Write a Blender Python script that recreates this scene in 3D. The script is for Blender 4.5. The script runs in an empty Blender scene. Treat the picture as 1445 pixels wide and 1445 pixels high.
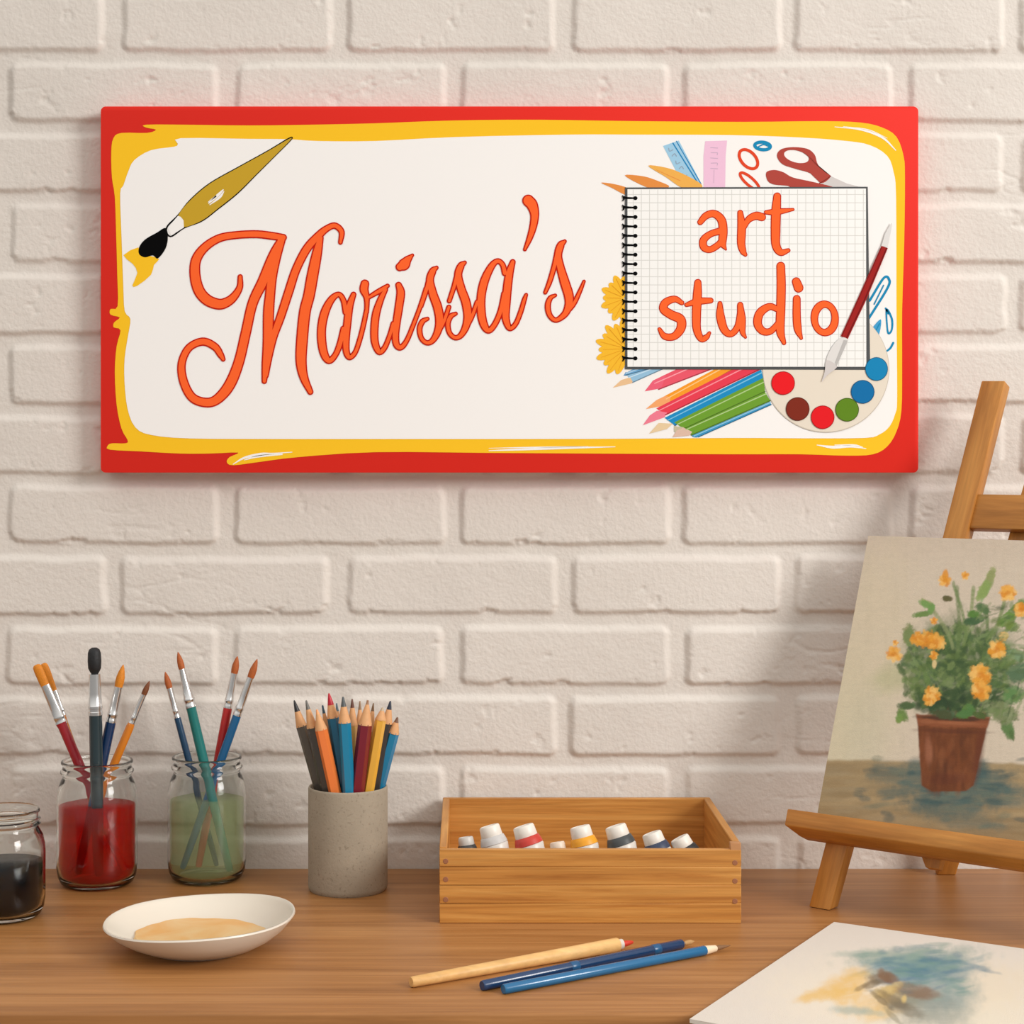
import bpy, bmesh, math, random
import numpy as np
from mathutils import Vector
from mathutils.geometry import tessellate_polygon
random.seed(7)
sc = bpy.context.scene
COL = sc.collection
PI = math.pi

# ------------------------------------------------------------------ camera frame (used to read measurements off the photo)
T = 0.75                    # table top height
CAMY, CAMZ = -1.758, T + 0.4114
F, VX, VY = 2500.0, 663.0, 640.0
def pw(px, py, y):          # photo pixel -> point of the plane at world depth y
    d = (y - CAMY) / F
    return Vector(((px - VX) * d, y, CAMZ - (py - VY) * d))
def on_z(px, py, z=T):      # photo pixel -> point of a horizontal plane
    d = (CAMZ - z) / (py - VY)
    return Vector(((px - VX) * d, CAMY + F * d, z))

# ------------------------------------------------------------------ materials
def lin(c):
    return tuple((v/255/12.92 if v/255 <= .04045 else ((v/255+.055)/1.055)**2.4) for v in c) + (1,)
def nodes(name):
    m = bpy.data.materials.new(name); m.use_nodes = True
    nt = m.node_tree; b = nt.nodes['Principled BSDF']
    return m, nt, b
def mat(name, c, rough=.5, spec=.5, metal=0, noise=0, nscale=60, bump=0, bscale=300, coat=0, sheen=0):
    m, nt, b = nodes(name)
    b.inputs['Base Color'].default_value = lin(c)
    b.inputs['Roughness'].default_value = rough
    b.inputs['Specular IOR Level'].default_value = spec
    b.inputs['Metallic'].default_value = metal
    b.inputs['Coat Weight'].default_value = coat
    tc = nt.nodes.new('ShaderNodeTexCoord')
    if noise:
        n = nt.nodes.new('ShaderNodeTexNoise'); n.inputs['Scale'].default_value = nscale; n.inputs['Detail'].default_value = 6
        nt.links.new(tc.outputs['Object'], n.inputs['Vector'])
        mx = nt.nodes.new('ShaderNodeMix'); mx.data_type = 'RGBA'
        l = lin(c); mx.inputs[6].default_value = tuple(v*(1-noise) for v in l[:3])+(1,)
        mx.inputs[7].default_value = tuple(min(1, v*(1+noise)) for v in l[:3])+(1,)
        nt.links.new(n.outputs['Fac'], mx.inputs[0]); nt.links.new(mx.outputs[2], b.inputs['Base Color'])
    if bump:
        n = nt.nodes.new('ShaderNodeTexNoise'); n.inputs['Scale'].default_value = bscale; n.inputs['Detail'].default_value = 4
        nt.links.new(tc.outputs['Object'], n.inputs['Vector'])
        bp = nt.nodes.new('ShaderNodeBump'); bp.inputs['Strength'].default_value = bump; bp.inputs['Distance'].default_value = .001
        nt.links.new(n.outputs['Fac'], bp.inputs['Height']); nt.links.new(bp.outputs['Normal'], b.inputs['Normal'])
    return m
def wood(name, c0, c1, c2, stretch=(3, 60, 60), rough=.5, detail=7, bump=.15, rot=(0,0,0), big=1.0, dist=.6, spec=.4):
    m, nt, b = nodes(name)
    tc = nt.nodes.new('ShaderNodeTexCoord'); mp = nt.nodes.new('ShaderNodeMapping')
    mp.inputs['Scale'].default_value = stretch
    if tuple(rot) != (0, 0, 0):      # grain running along a tilted board
        mp.vector_type = 'TEXTURE'; mp.inputs['Rotation'].default_value = rot; mp.inputs['Scale'].default_value = tuple(1/v for v in stretch)
    nt.links.new(tc.outputs['Object'], mp.inputs['Vector'])
    n = nt.nodes.new('ShaderNodeTexNoise'); n.inputs['Scale'].default_value = 1.0
    n.inputs['Detail'].default_value = detail; n.inputs['Roughness'].default_value = .62; n.inputs['Distortion'].default_value = dist
    nt.links.new(mp.outputs['Vector'], n.inputs['Vector'])
    r = nt.nodes.new('ShaderNodeValToRGB')
    e = r.color_ramp.elements
    e[0].position = .28; e[0].color = lin(c0); e[1].position = .74; e[1].color = lin(c2)
    k = e.new(.5); k.color = lin(c1)
    nt.links.new(n.outputs['Fac'], r.inputs['Fac'])
    # fine fibre
    mp2 = nt.nodes.new('ShaderNodeMapping'); st2 = tuple(v*6 if v > 10 else v*4 for v in stretch); mp2.inputs['Scale'].default_value = st2
    if tuple(rot) != (0, 0, 0): mp2.vector_type = 'TEXTURE'; mp2.inputs['Rotation'].default_value = rot; mp2.inputs['Scale'].default_value = tuple(1/v for v in st2)
    nt.links.new(tc.outputs['Object'], mp2.inputs['Vector'])
    n2 = nt.nodes.new('ShaderNodeTexNoise'); n2.inputs['Scale'].default_value = 1.0; n2.inputs['Detail'].default_value = 3
    nt.links.new(mp2.outputs['Vector'], n2.inputs['Vector'])
    mr = nt.nodes.new('ShaderNodeMapRange'); mr.inputs[1].default_value = .3; mr.inputs[2].default_value = .7
    mr.inputs[3].default_value = .88; mr.inputs[4].default_value = 1.08
    nt.links.new(n2.outputs['Fac'], mr.inputs[0])
    mx = nt.nodes.new('ShaderNodeMix'); mx.data_type = 'RGBA'; mx.blend_type = 'MULTIPLY'; mx.inputs[0].default_value = 1
    nt.links.new(r.outputs['Color'], mx.inputs[6]); nt.links.new(mr.outputs[0], mx.inputs[7])
    nt.links.new(mx.outputs[2], b.inputs['Base Color'])
    b.inputs['Roughness'].default_value = rough; b.inputs['Specular IOR Level'].default_value = spec
    bp = nt.nodes.new('ShaderNodeBump'); bp.inputs['Strength'].default_value = bump; bp.inputs['Distance'].default_value = .001
    nt.links.new(n2.outputs['Fac'], bp.inputs['Height']); nt.links.new(bp.outputs['Normal'], b.inputs['Normal'])
    return m
def vcol_mat(name, rough=.7, bump=.2, bscale=900, spec=.3):
    m, nt, b = nodes(name)
    a = nt.nodes.new('ShaderNodeAttribute'); a.attribute_name = 'paint'
    nt.links.new(a.outputs['Color'], b.inputs['Base Color'])
    b.inputs['Roughness'].default_value = rough; b.inputs['Specular IOR Level'].default_value = spec
    tc = nt.nodes.new('ShaderNodeTexCoord')
    n = nt.nodes.new('ShaderNodeTexNoise'); n.inputs['Scale'].default_value = bscale
    nt.links.new(tc.outputs['Object'], n.inputs['Vector'])
    bp = nt.nodes.new('ShaderNodeBump'); bp.inputs['Strength'].default_value = bump; bp.inputs['Distance'].default_value = .0005
    nt.links.new(n.outputs['Fac'], bp.inputs['Height']); nt.links.new(bp.outputs['Normal'], b.inputs['Normal'])
    return m
def glass_mat(name):
    m, nt, b = nodes(name)
    b.inputs['Base Color'].default_value = (.97, .99, .98, 1); b.inputs['Roughness'].default_value = 0
    b.inputs['Transmission Weight'].default_value = 1; b.inputs['IOR'].default_value = 1.36
    return m
def liquid_mat(name, tint, body, fac, rough=.06, spec=.2):
    m, nt, b = nodes(name)
    b.inputs['Base Color'].default_value = lin(body); b.inputs['Roughness'].default_value = rough
    b.inputs['Specular IOR Level'].default_value = spec
    t = nt.nodes.new('ShaderNodeBsdfTransparent'); t.inputs['Color'].default_value = tint + (1,)
    mx = nt.nodes.new('ShaderNodeMixShader'); mx.inputs[0].default_value = fac
    nt.links.new(t.outputs[0], mx.inputs[1]); nt.links.new(b.outputs[0], mx.inputs[2])
    nt.links.new(mx.outputs[0], nt.nodes['Material Output'].inputs['Surface'])
    return m

# ------------------------------------------------------------------ object helpers
def origin(o):
    v = Vector(o.location)
    while o.parent: o = o.parent; v += Vector(o.location)
    return v
def build(name, verts, faces, mats, parent=None, loc=None, smooth=True, fm=None, angle=40):
    if not isinstance(mats, (list, tuple)): mats = [mats]
    verts = [Vector(v) for v in verts]
    if parent is not None: off = origin(parent); oloc = (0, 0, 0)
    else:
        if loc is None:
            xs = [v.x for v in verts]; ys = [v.y for v in verts]; zs = [v.z for v in verts]
            loc = Vector(((min(xs)+max(xs))/2, (min(ys)+max(ys))/2, min(zs)))
        off = Vector(loc); oloc = off
    me = bpy.data.meshes.new(name)
    me.from_pydata([tuple(v-off) for v in verts], [], faces)
    for m in mats: me.materials.append(m)
    if fm is not None:
        for p, k in zip(me.polygons, fm): p.material_index = k
    me.update()
    o = bpy.data.objects.new(name, me); COL.objects.link(o); o.location = oloc
    if parent is not None: o.parent = parent
    if smooth:
        me.polygons.foreach_set('use_smooth', [True]*len(me.polygons))
        try: me.set_sharp_from_angle(angle=math.radians(angle))
        except Exception: pass
    return o
def empty(name, loc):
    o = bpy.data.objects.new(name, None); o.empty_display_size = .02
    COL.objects.link(o); o.location = loc; return o
def tag(o, label, cat, group=None):
    o['label'] = label; o['category'] = cat
    if group: o['group'] = group
    return o
def struct(o): o['kind'] = 'structure'; return o

class MB:
    def __init__(s): s.v = []; s.f = []; s.m = []
    def add(s, v, f, m=0):
        b = len(s.v); s.v += [Vector(x) for x in v]; s.f += [tuple(i+b for i in q) for q in f]; s.m += [m]*len(f)
    def build(s, name, mats, parent=None, **k): return build(name, s.v, s.f, mats, parent, fm=s.m, **k)
def bevel_solid(verts, faces, w=.001, seg=2):
    bm = bmesh.new(); vs = [bm.verts.new(v) for v in verts]
    for f in faces: bm.faces.new([vs[i] for i in f])
    bmesh.ops.recalc_face_normals(bm, faces=bm.faces)
    if w > 0: bmesh.ops.bevel(bm, geom=bm.edges[:], offset=w, segments=seg, profile=.5, affect='EDGES', clamp_overlap=True)
    bm.verts.index_update()
    v = [x.co.copy() for x in bm.verts]; f = [tuple(q.index for q in p.verts) for p in bm.faces]
    bm.free(); return v, f
BOXF = [(0,1,2,3), (7,6,5,4), (0,4,5,1), (1,5,6,2), (2,6,7,3), (3,7,4,0)]
def boxv(x0, x1, y0, y1, z0, z1):
    return [(x0,y0,z0),(x1,y0,z0),(x1,y1,z0),(x0,y1,z0),(x0,y0,z1),(x1,y0,z1),(x1,y1,z1),(x0,y1,z1)]
def hexa(mb, v8, w=.001, seg=2, m=0):
    v, f = bevel_solid(v8, BOXF, w, seg); mb.add(v, f, m)
def prism(mb, front, back, w=.001, seg=2, m=0):     # two matching point loops -> solid
    n = len(front)
    fs = [tuple(range(n)), tuple(reversed(range(n, 2*n)))] + [(i, n+i, n+(i+1) % n, (i+1) % n) for i in range(n)]
    v, f = bevel_solid(list(front)+list(back), fs, w, seg); mb.add(v, f, m)
def lathe(mb, cx, cy, z0, prof, n=64, m=0, wob=None):
    """prof: list of (r, z) ; closed against the axis when r == 0"""
    V = []; Fc = []; rings = []
    for r, z in prof:
        if r <= 1e-6: V.append(Vector((cx, cy, z0+z))); rings.append([len(V)-1])
        else:
            ring = []
            for i in range(n):
                a = 2*PI*i/n; dr, dz = wob(a, r, z) if wob else (0, 0)
                V.append(Vector((cx+(r+dr)*math.cos(a), cy+(r+dr)*math.sin(a), z0+z+dz))); ring.append(len(V)-1)
            rings.append(ring)
    for A, B in zip(rings, rings[1:]):
        if len(A) == 1 and len(B) == 1: continue
        for i in range(n):
            j = (i+1) % n
            if len(A) == 1: Fc.append((A[0], B[j], B[i]))
            elif len(B) == 1: Fc.append((A[i], A[j], B[0]))
            else: Fc.append((A[i], A[j], B[j], B[i]))
    mb.add(V, Fc, m)
def axial(mb, A, B, prof, n=20, flat=(1, 1), m=0, side=None, caps=True):
    """tube along A->B; prof = (t in metres from A, r) list; flat = scale of the two cross axes"""
    A = Vector(A); B = Vector(B); d = (B-A).normalized()
    s = Vector(side) if side else Vector((0, 1, 0))
    u = (s - d*s.dot(d)).normalized(); w = d.cross(u)
    V = []; R = []
    for t, r in prof:
        ring = []
        for i in range(n):
            a = 2*PI*(i+.5)/n; V.append(A+d*t+u*(r*flat[0]*math.cos(a))+w*(r*flat[1]*math.sin(a))); ring.append(len(V)-1)
        R.append(ring)
    Fc = []
    for P, Q in zip(R, R[1:]):
        for i in range(n):
            j = (i+1) % n; Fc.append((P[i], P[j], Q[j], Q[i]))
    if caps:
        Fc.append(tuple(reversed(R[0]))); Fc.append(tuple(R[-1]))
    mb.add(V, Fc, m)

# ------------------------------------------------------------------ noise
def vnoise(x, y, seed, octaves=4, rough=.5):
    out = np.zeros_like(x); amp = 1; tot = 0
    for o in range(octaves):
        rs = np.random.RandomState(seed*31+o); g = rs.rand(256, 256)
        xi = np.floor(x).astype(int); yi = np.floor(y).astype(int)
        fx = x-xi; fy = y-yi; fx = fx*fx*(3-2*fx); fy = fy*fy*(3-2*fy)
        a = g[xi % 256, yi % 256]; b = g[(xi+1) % 256, yi % 256]; c = g[xi % 256, (yi+1) % 256]; d = g[(xi+1) % 256, (yi+1) % 256]
        out += amp*((a*(1-fx)+b*fx)*(1-fy)+(c*(1-fx)+d*fx)*fy); tot += amp
        amp *= rough; x = x*2.03+17.1; y = y*2.03+5.7
    return out/tot*2-1
def sstep(a, b, x):
    t = np.clip((x-a)/(b-a), 0, 1); return t*t*(3-2*t)
def grid_mesh(name, P, material, col=None):
    """P: array (ny, nx, 3)"""
    ny, nx, _ = P.shape
    me = bpy.data.meshes.new(name)
    idx = np.arange(ny*nx).reshape(ny, nx)
    q = np.stack([idx[:-1, :-1], idx[:-1, 1:], idx[1:, 1:], idx[1:, :-1]], -1).reshape(-1, 4)
    me.vertices.add(ny*nx); me.vertices.foreach_set('co', P.reshape(-1).astype(np.float32))
    me.loops.add(q.size); me.loops.foreach_set('vertex_index', q.reshape(-1).astype(np.int32))
    me.polygons.add(len(q)); me.polygons.foreach_set('loop_start', np.arange(0, q.size, 4, dtype=np.int32))
    me.update(calc_edges=True); me.validate()
    me.polygons.foreach_set('use_smooth', [True]*len(q))
    me.materials.append(material)
    if col is not None:
        at = me.color_attributes.new('paint', 'FLOAT_COLOR', 'POINT')
        c = np.concatenate([col.reshape(-1, 3), np.ones((ny*nx, 1))], 1).astype(np.float32)
        at.data.foreach_set('color', c.reshape(-1))
    o = bpy.data.objects.new(name, me); COL.objects.link(o); return o

# ------------------------------------------------------------------ brick wall
def brick_wall():
    xs = np.concatenate([np.arange(-1.3, -.5, .008), np.arange(-.5, .6, .0016), np.arange(.6, 1.5, .008)])
    zs = np.concatenate([np.arange(0, .68, .012), np.arange(.68, 1.66, .0016), np.arange(1.66, 2.4, .012)])
    X, Z = np.meshgrid(xs, zs)
    s = 1422.0
    px = VX + X*s; py = VY - (Z-CAMZ)*s
    warp = 3.0
    pxw = px + vnoise(X*22, Z*22, 3, 4)*warp; pyw = py + vnoise(X*22+40, Z*22, 4, 4)*warp
    row = np.floor((pyw-776)/99.4).astype(int)              # row 0 spans 776..875
    yc = 776+99.4*(row+.5)
    A = (row % 2) != 0
    off = np.where(A, 319.0, 160.0)
    colm = np.floor((pxw-off)/317.8).astype(int)
    rs = np.random.RandomState(5); jit = rs.rand(64, 64, 6)
    J = jit[(row+20) % 64, (colm+20) % 64]
    xc = off+317.8*(colm+.5) + (J[..., 0]-.5)*6
    hw = 317.8/2-10.5-J[..., 1]*2; hh = 99.4/2-8-J[..., 2]*1.5
    dx = np.abs(pxw-xc)-(hw-12); dy = np.abs(pyw-yc-(J[..., 5]-.5)*2)-(hh-12)
    d = np.hypot(np.maximum(dx, 0), np.maximum(dy, 0))+np.minimum(np.maximum(dx, dy), 0)-12     # <0 inside
    low = sstep(5, 35, pyw-yc)                                     # the lower arris is crisper and chipped
    chip = vnoise(X*55, Z*90, 9, 4, .6)
    d = d + low*np.clip(chip-.22, 0, 1)*13
    h = 1-sstep(-8+3*low, 3.5, d)
    face = vnoise(X*14, Z*20, 11, 3)*.0005 + vnoise(X*80, Z*95, 12, 3)*.00022
    pits = np.clip(vnoise(X*60, Z*75, 15, 3, .6)-.42, 0, 1)*.004
    gouge = np.clip(1-np.abs(vnoise(X*12+Z*14, Z*42, 17, 3))*16, 0, 1)*np.clip(vnoise(X*9, Z*9, 18, 2)-.22, 0, 1)*.0022
    hgt = h*(.0040+(J[..., 3]-.5)*.0008 + (J[..., 4]-.5)*.0010*(pxw-xc)/159) + face - pits*h - gouge
    hgt = hgt + (1-h)*vnoise(X*45, Z*45, 21, 4)*.0005 + vnoise(X*330, Z*330, 23, 2)*.00013
    P = np.stack([X, .0047-hgt, Z], -1)
    m, nt, b = nodes('white_painted_brick')
    tc = nt.nodes.new('ShaderNodeTexCoord')
    n = nt.nodes.new('ShaderNodeTexNoise'); n.inputs['Scale'].default_value = 260; n.inputs['Detail'].default_value = 6
    n0 = nt.nodes.new('ShaderNodeTexNoise'); n0.inputs['Scale'].default_value = 5; n0.inputs['Detail'].default_value = 5
    for q in (n, n0): nt.links.new(tc.outputs['Object'], q.inputs['Vector'])
    r = nt.nodes.new('ShaderNodeValToRGB'); r.color_ramp.elements[0].position = .3; r.color_ramp.elements[1].position = .7
    r.color_ramp.elements[0].color = lin((217, 210, 202)); r.color_ramp.elements[1].color = lin((226, 219, 211))
    nt.links.new(n0.outputs['Fac'], r.inputs['Fac']); nt.links.new(r.outputs['Color'], b.inputs['Base Color'])
    bp = nt.nodes.new('ShaderNodeBump'); bp.inputs['Strength'].default_value = .55; bp.inputs['Distance'].default_value = .0012
    nt.links.new(n.outputs['Fac'], bp.inputs['Height']); nt.links.new(bp.outputs['Normal'], b.inputs['Normal'])
    b.inputs['Roughness'].default_value = .75; b.inputs['Specular IOR Level'].default_value = .25
    return struct(grid_mesh('wall_back', P, m))
brick_wall()
m_floor = wood('floor_wood', (120, 92, 66), (140, 108, 78), (156, 122, 90), stretch=(2, 18, 18))
mb = MB(); hexa(mb, boxv(-1.3, 1.5, -2.6, .02, -.04, 0), 0); struct(mb.build('floor', m_floor))

# ------------------------------------------------------------------ table
m_table = wood('brown_oak', (138, 90, 46), (164, 112, 62), (184, 132, 80), stretch=(2.0, 48, 48), rough=.42, dist=1.0, bump=.12)
TF = on_z(663, 1430).y
TX0, TX1 = -1.0, 1.15
tb = empty('work_table', (0.07, TF/2, 0)); tag(tb, 'brown wooden work table with horizontal grain standing against the white brick wall', 'table')
mb = MB(); hexa(mb, boxv(TX0, TX1, TF, -.0004, T-.032, T), .0025, 3); mb.build('table_top', m_table, tb)
for sx in (TX0+.05, TX1-.1):
    for sy in (TF+.03, -.08):
        mb = MB(); hexa(mb, boxv(sx, sx+.05, sy, sy+.05, 0, T-.032), .003); mb.build('leg', m_table, tb)
mb = MB(); hexa(mb, boxv(TX0+.1, TX1-.1, TF+.04, TF+.06, T-.11, T-.032), .002); mb.build('apron', m_table, tb)

# ------------------------------------------------------------------ the wall sign
SY = -.020
m_red = mat('sign_red', (230, 46, 35), .6, spec=.15); m_yel = mat('print_yellow', (252, 198, 36), .6, spec=.15)
m_wht = mat('print_white', (248, 246, 244), .65, spec=.1); m_org = mat('print_orange', (255, 104, 46), .6, spec=.1)
m_ored = mat('print_dark_red', (196, 24, 8), .6, spec=.1); m_blk = mat('print_black', (6, 6, 7), .6, spec=.05)
m_oliv = mat('print_olive', (200, 160, 14), .45); m_crm = mat('print_cream', (232, 222, 206), .6, spec=.1)
m_grid = mat('print_grid_grey', (218, 218, 214), .6, spec=.1); m_dgrey = mat('print_dark_grey', (70, 72, 74), .5)
def pm(name, c): return mat(name, c, .6, spec=.12)
LAY = [0]
def flat(mb, pts, layer, m, y=None):
    pts = [Vector((p[0], p[1], 0)) for p in pts]
    tri = tessellate_polygon([pts])
    yy = SY - .00022*layer if y is None else y
    V = [pw(p.x, p.y, yy) for p in pts]
    Fs = []
    for t in tri:
        a, b, c = (V[i] for i in t)
        if (b-a).cross(c-a).y > 0: t = (t[0], t[2], t[1])
        Fs.append(tuple(t))
    mb.add(V, Fs, m)
def cat(pts, closed=False, k=8):
    """Catmull-Rom through tuples of any length"""
    P = [np.array(p, float) for p in pts]; n = len(P); out = []
    rng = range(n) if closed else range(n-1)
    for i in rng:
        p1 = P[i]; p2 = P[(i+1) % n]
        p0 = P[(i-1) % n] if (closed or i > 0) else 2*p1-p2
        p3 = P[(i+2) % n] if (closed or i < n-2) else 2*p2-p1
        for j in range(k):
            t = j/k
            out.append(.5*((2*p1)+(p2-p0)*t+(2*p0-5*p1+4*p2-p3)*t*t+(3*p1-p0-3*p2+p3)*t**3))
    if not closed: out.append(P[-1])
    return [tuple(p) for p in out]
def ribbon(mb, pts, layer, m, grow=0, closed=False, cap=True, k=8):
    S = cat(pts, closed, k)
    if not closed and cap:           # round ends
        def endcap(p, q):
            d = np.array([p[0]-q[0], p[1]-q[1]]); d = d/(np.hypot(*d)+1e-9); r = p[2]/2+grow
            o = []
            for a in (20, 40, 60, 78):
                o.append((p[0]+d[0]*r*math.sin(math.radians(a)), p[1]+d[1]*r*math.sin(math.radians(a)), 2*(r*math.cos(math.radians(a))-grow)))
            return o
        S = list(reversed(endcap(S[0], S[1])))+S+endcap(S[-1], S[-2])
    n = len(S); L = []; R = []
    yy = SY-.00022*layer
    for i in range(n):
        a = S[(i-1) % n] if (closed or i > 0) else S[i]; b = S[(i+1) % n] if (closed or i < n-1) else S[i]
        d = np.array([b[0]-a[0], b[1]-a[1]]); d = d/(np.hypot(*d)+1e-9); r = max(.05, S[i][2]/2+grow)
        L.append((S[i][0]-d[1]*r, S[i][1]+d[0]*r)); R.append((S[i][0]+d[1]*r, S[i][1]-d[0]*r))
    V = [pw(x, y, yy) for x, y in L]+[pw(x, y, yy) for x, y in R]
    Fs = []
    for i in range(n if closed else n-1):
        j = (i+1) % n; Fs.append((i, n+i, n+j, j))
    mb.add(V, Fs, m)
def ellipse(cx, cy, rx, ry, a=0, n=32):
    c, s = math.cos(a), math.sin(a)
    return [(cx+rx*math.cos(t)*c-ry*math.sin(t)*s, cy+rx*math.cos(t)*s+ry*math.sin(t)*c) for t in [2*PI*i/n for i in range(n)]]
Z1 = lambda p: (130+.2768*p[0], 140+.2768*p[1])+tuple(w*.2768 for w in p[2:])
Z2 = lambda p: (130+.2768*p[0], 400+.2768*p[1])+tuple(w*.2768 for w in p[2:])
Z3 = lambda p: (430+.2907*p[0], 240+.2907*p[1])+tuple(w*.2907 for w in p[2:])
Z4 = lambda p: (830+.3322*p[0], 180+.3322*p[1])+tuple(w*.3322 for w in p[2:])
Z5 = lambda p: (830+.3322*p[0], 430+.3322*p[1])+tuple(w*.3322 for w in p[2:])
ap = lambda z, pts: [z(p) for p in pts]

def rrect(x0, y0, x1, y1, r, n=6):
    o = []
    for cx, cy, a0 in ((x1-r, y0+r, -90), (x1-r, y1-r, 0), (x0+r, y1-r, 90), (x0+r, y0+r, 180)):
        for i in range(n+1):
            a = math.radians(a0+90*i/n); o.append((cx+r*math.cos(a), cy+r*math.sin(a)))
    return o
pts = rrect(142, 150, 1296, 667, 7)
mb = MB(); prism(mb, [pw(x, y, SY) for x, y in pts], [pw(x, y, SY)+Vector((0, .0195, 0)) for x, y in pts], .0012, 2)
sign = mb.build('wall_sign', m_red, None)
tag(sign, 'wide red and yellow bordered sign with orange script name hung on white brick wall', 'sign')

yo = ap(lambda p: p, [(206,176),(262,176),(351,177),(440,176),(530,174),(640,170),(760,169),(900,171),(1050,172),(1160,171),(1215,173),(1245,180),(1265,193),(1275,220),(1277,250),(1276,340),(1273,439),(1273,520),(1272,579),(1265,609),(1252,630),(1232,641),(1195,643),(1129,641),(1029,641),(830,640),(680,639),(530,638),(421,645),(365,652),(329,656.5),(320,652),(324,645),(336,638.6),(296,640),(254,640),(199,637),(155,634.5),(152,629),(158,625.6),(177,625.6),(180,621),(171.5,605),(164.6,571.6),(162,524.6),(164.6,488.6),(170,466),(160.5,462),(161,455),(169,448),(156,444),(156,436),(166,432),(165.5,389),(164,334),(162,278),(158,251),(157,215),(160,195),(171.5,187.6),(207.5,187.6),(220,183),(206,180)])
wi = [(255,195),(351,196),(407,196.5),(448,199),(530,199),(640,193.5),(800,190),(900,190),(1029,190.6),(1129,194),(1195,199),(1228,205),(1252,220),(1261,243),(1264.5,280),(1265,439),(1266,560),(1263.5,583),(1255,602),(1241,613),(1220,618),(1130,618.5),(1029,618),(830,619.4),(530,619.5),(379,619.5),(268,618.7),(213,613.7),(191,603),(180,577),(175.7,538),(176,505),(181,472),(184,450),(176,439),(174,403),(171.5,334),(169.6,273),(174,262),(181,242),(189.5,226),(213,212),(246,207),(251,203)]
mb = MB(); flat(mb, cat(yo, True, 3), 1, 0)
for st in ([(329,655,1),(345,646,3),(368,641,4),(385,640,2),(412,638,1)], [(345,649,1),(365,644,3),(398,641,2)], [(690,636,1),(740,634,3),(800,632,3),(868,630.5,1)],
           [(690,632.5,.6),(760,631,1.5),(830,630,.6)], [(1153,628,1),(1175,631,4),(1200,630,3),(1222,633,1)], [(1178,628,1),(1205,628,2),(1217,631,1)],
           [(1178,179,.8),(1215,183,2.4),(1245,194,3),(1264,212,1.2)], [(1190,178.5,.6),(1225,183,1.2),(1252,195,.6)]):
    ribbon(mb, st, 1.6, 1)
mb.build('yellow_border', [m_yel, m_wht], sign, smooth=False)
mb = MB(); flat(mb, cat(wi, True, 3), 2, 0); mb.build('white_field', m_wht, sign, smooth=False)['label'] = 'white centre area'

# paintbrush drawing
bp_ = empty('paintbrush_drawing', (0, 0, 0)); bp_.parent = sign; bp_.location = (0, 0, 0)
hp = [(1014,205),(1000,202),(900,262),(750,345),(600,430),(500,515),(440,590),(380,655),(400,700),(470,655),(560,620),(640,560),(740,480),(840,380),(930,290)]
mb = MB(); ribbon(mb, [Z1((x, y, 8)) for x, y in hp], 3, 1, closed=True, k=5); flat(mb, cat(ap(Z1, [(1012,207),(1000,204),(900,263),(750,346),(600,431),(500,516),(440,590),(462,610),(468,652),(560,618),(640,558),(740,478),(840,379),(930,290)]), True, 4), 3.3, 0)
for st in ([(595,530,6),(640,490,14),(668,462,6)], [(600,538,4),(650,500,12),(672,470,4)], [(592,524,3),(630,495,8)]):
    ribbon(mb, ap(Z1, st), 3.6, 2)
mb.build('handle_drawing', [m_oliv, m_blk, m_wht], bp_, smooth=False)
mb = MB(); flat(mb, ap(Z1, [(438,594),(385,655),(402,696),(468,654),(466,618),(452,600)]), 3.5, 0); mb.build('ferrule_drawing', m_wht, bp_, smooth=False)
mb = MB(); flat(mb, cat(ap(Z1, [(374,656),(386,702),(375,760),(335,812),(310,796),(270,806),(240,790),(240,755),(270,715),(330,680)]), True, 4), 3.6, 0); mb.build('bristles_drawing', m_blk, bp_, smooth=False)
mb = MB(); flat(mb, cat(ap(Z1, [(236,755),(160,795),(206,838),(231,885),(205,950),(232,950),(300,895),(315,845),(342,815),(300,800),(245,795)]), True, 2), 3.2, 0); mb.build('paint_drip_drawing', m_yel, bp_, smooth=False)

def letter(name, strokes, parent, grow=-1.35, lay0=4.0, gout=.45):
    mb = MB()
    for i, s in enumerate(strokes):
        s, cl = (s[1:], True) if s[0] == 'c' else (s, False)
        ribbon(mb, s, lay0+i*.03, 1, grow=gout, closed=cl); ribbon(mb, s, lay0+1.0+i*.03, 0, grow=grow, closed=cl)
    return mb.build(name, [m_org, m_ored], parent, smooth=False)
def inner(pts): return pts
M_ = [ap(Z1, [(755,905,24),(752,960,32),(720,1010,42),(680,1038,50),(640,1044,54),(585,1022,56),(545,975,56),(525,900,54),(530,820,50),(575,755,44),(650,708,40),(740,692,38),(840,688,38),(920,697,38),(975,705,34)]),
      [(397,338,10),(391,352,15),(383,368,15),(371,397,15),(356.5,428,14),(347,469,14),(337,511,14.5),(324,543,15.5),(307,563,14),(290.5,568,13),(271,560.5,12.5),(259,538,12),(256.5,513,11),(266.5,491,10.5),(286,482,11),(303,489,10.5),(311,500,9),(315,507,6)],
      [(397,338,12),(390,362,13),(384,390,13.5),(381,417,14),(379,441.5,15),(378,483,14),(375,515,11),(373,538,7)],
      [(375,530,8),(379,505,10),(386,475,11),(396,447,12),(408,410,12.5),(418,380,12),(433,351,12),(450,332,11),(462,322,9),(473,318.5,8.5),(482,327,8),(480.5,342,6)],
      [(452,336,9),(447,359,14),(441,389,16),(436,417,16),(430,441.5,16),(426,483,16),(425,511,15),(429,533,12),(438,553,8)]]
letter('script_letter', M_, sign)
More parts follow.
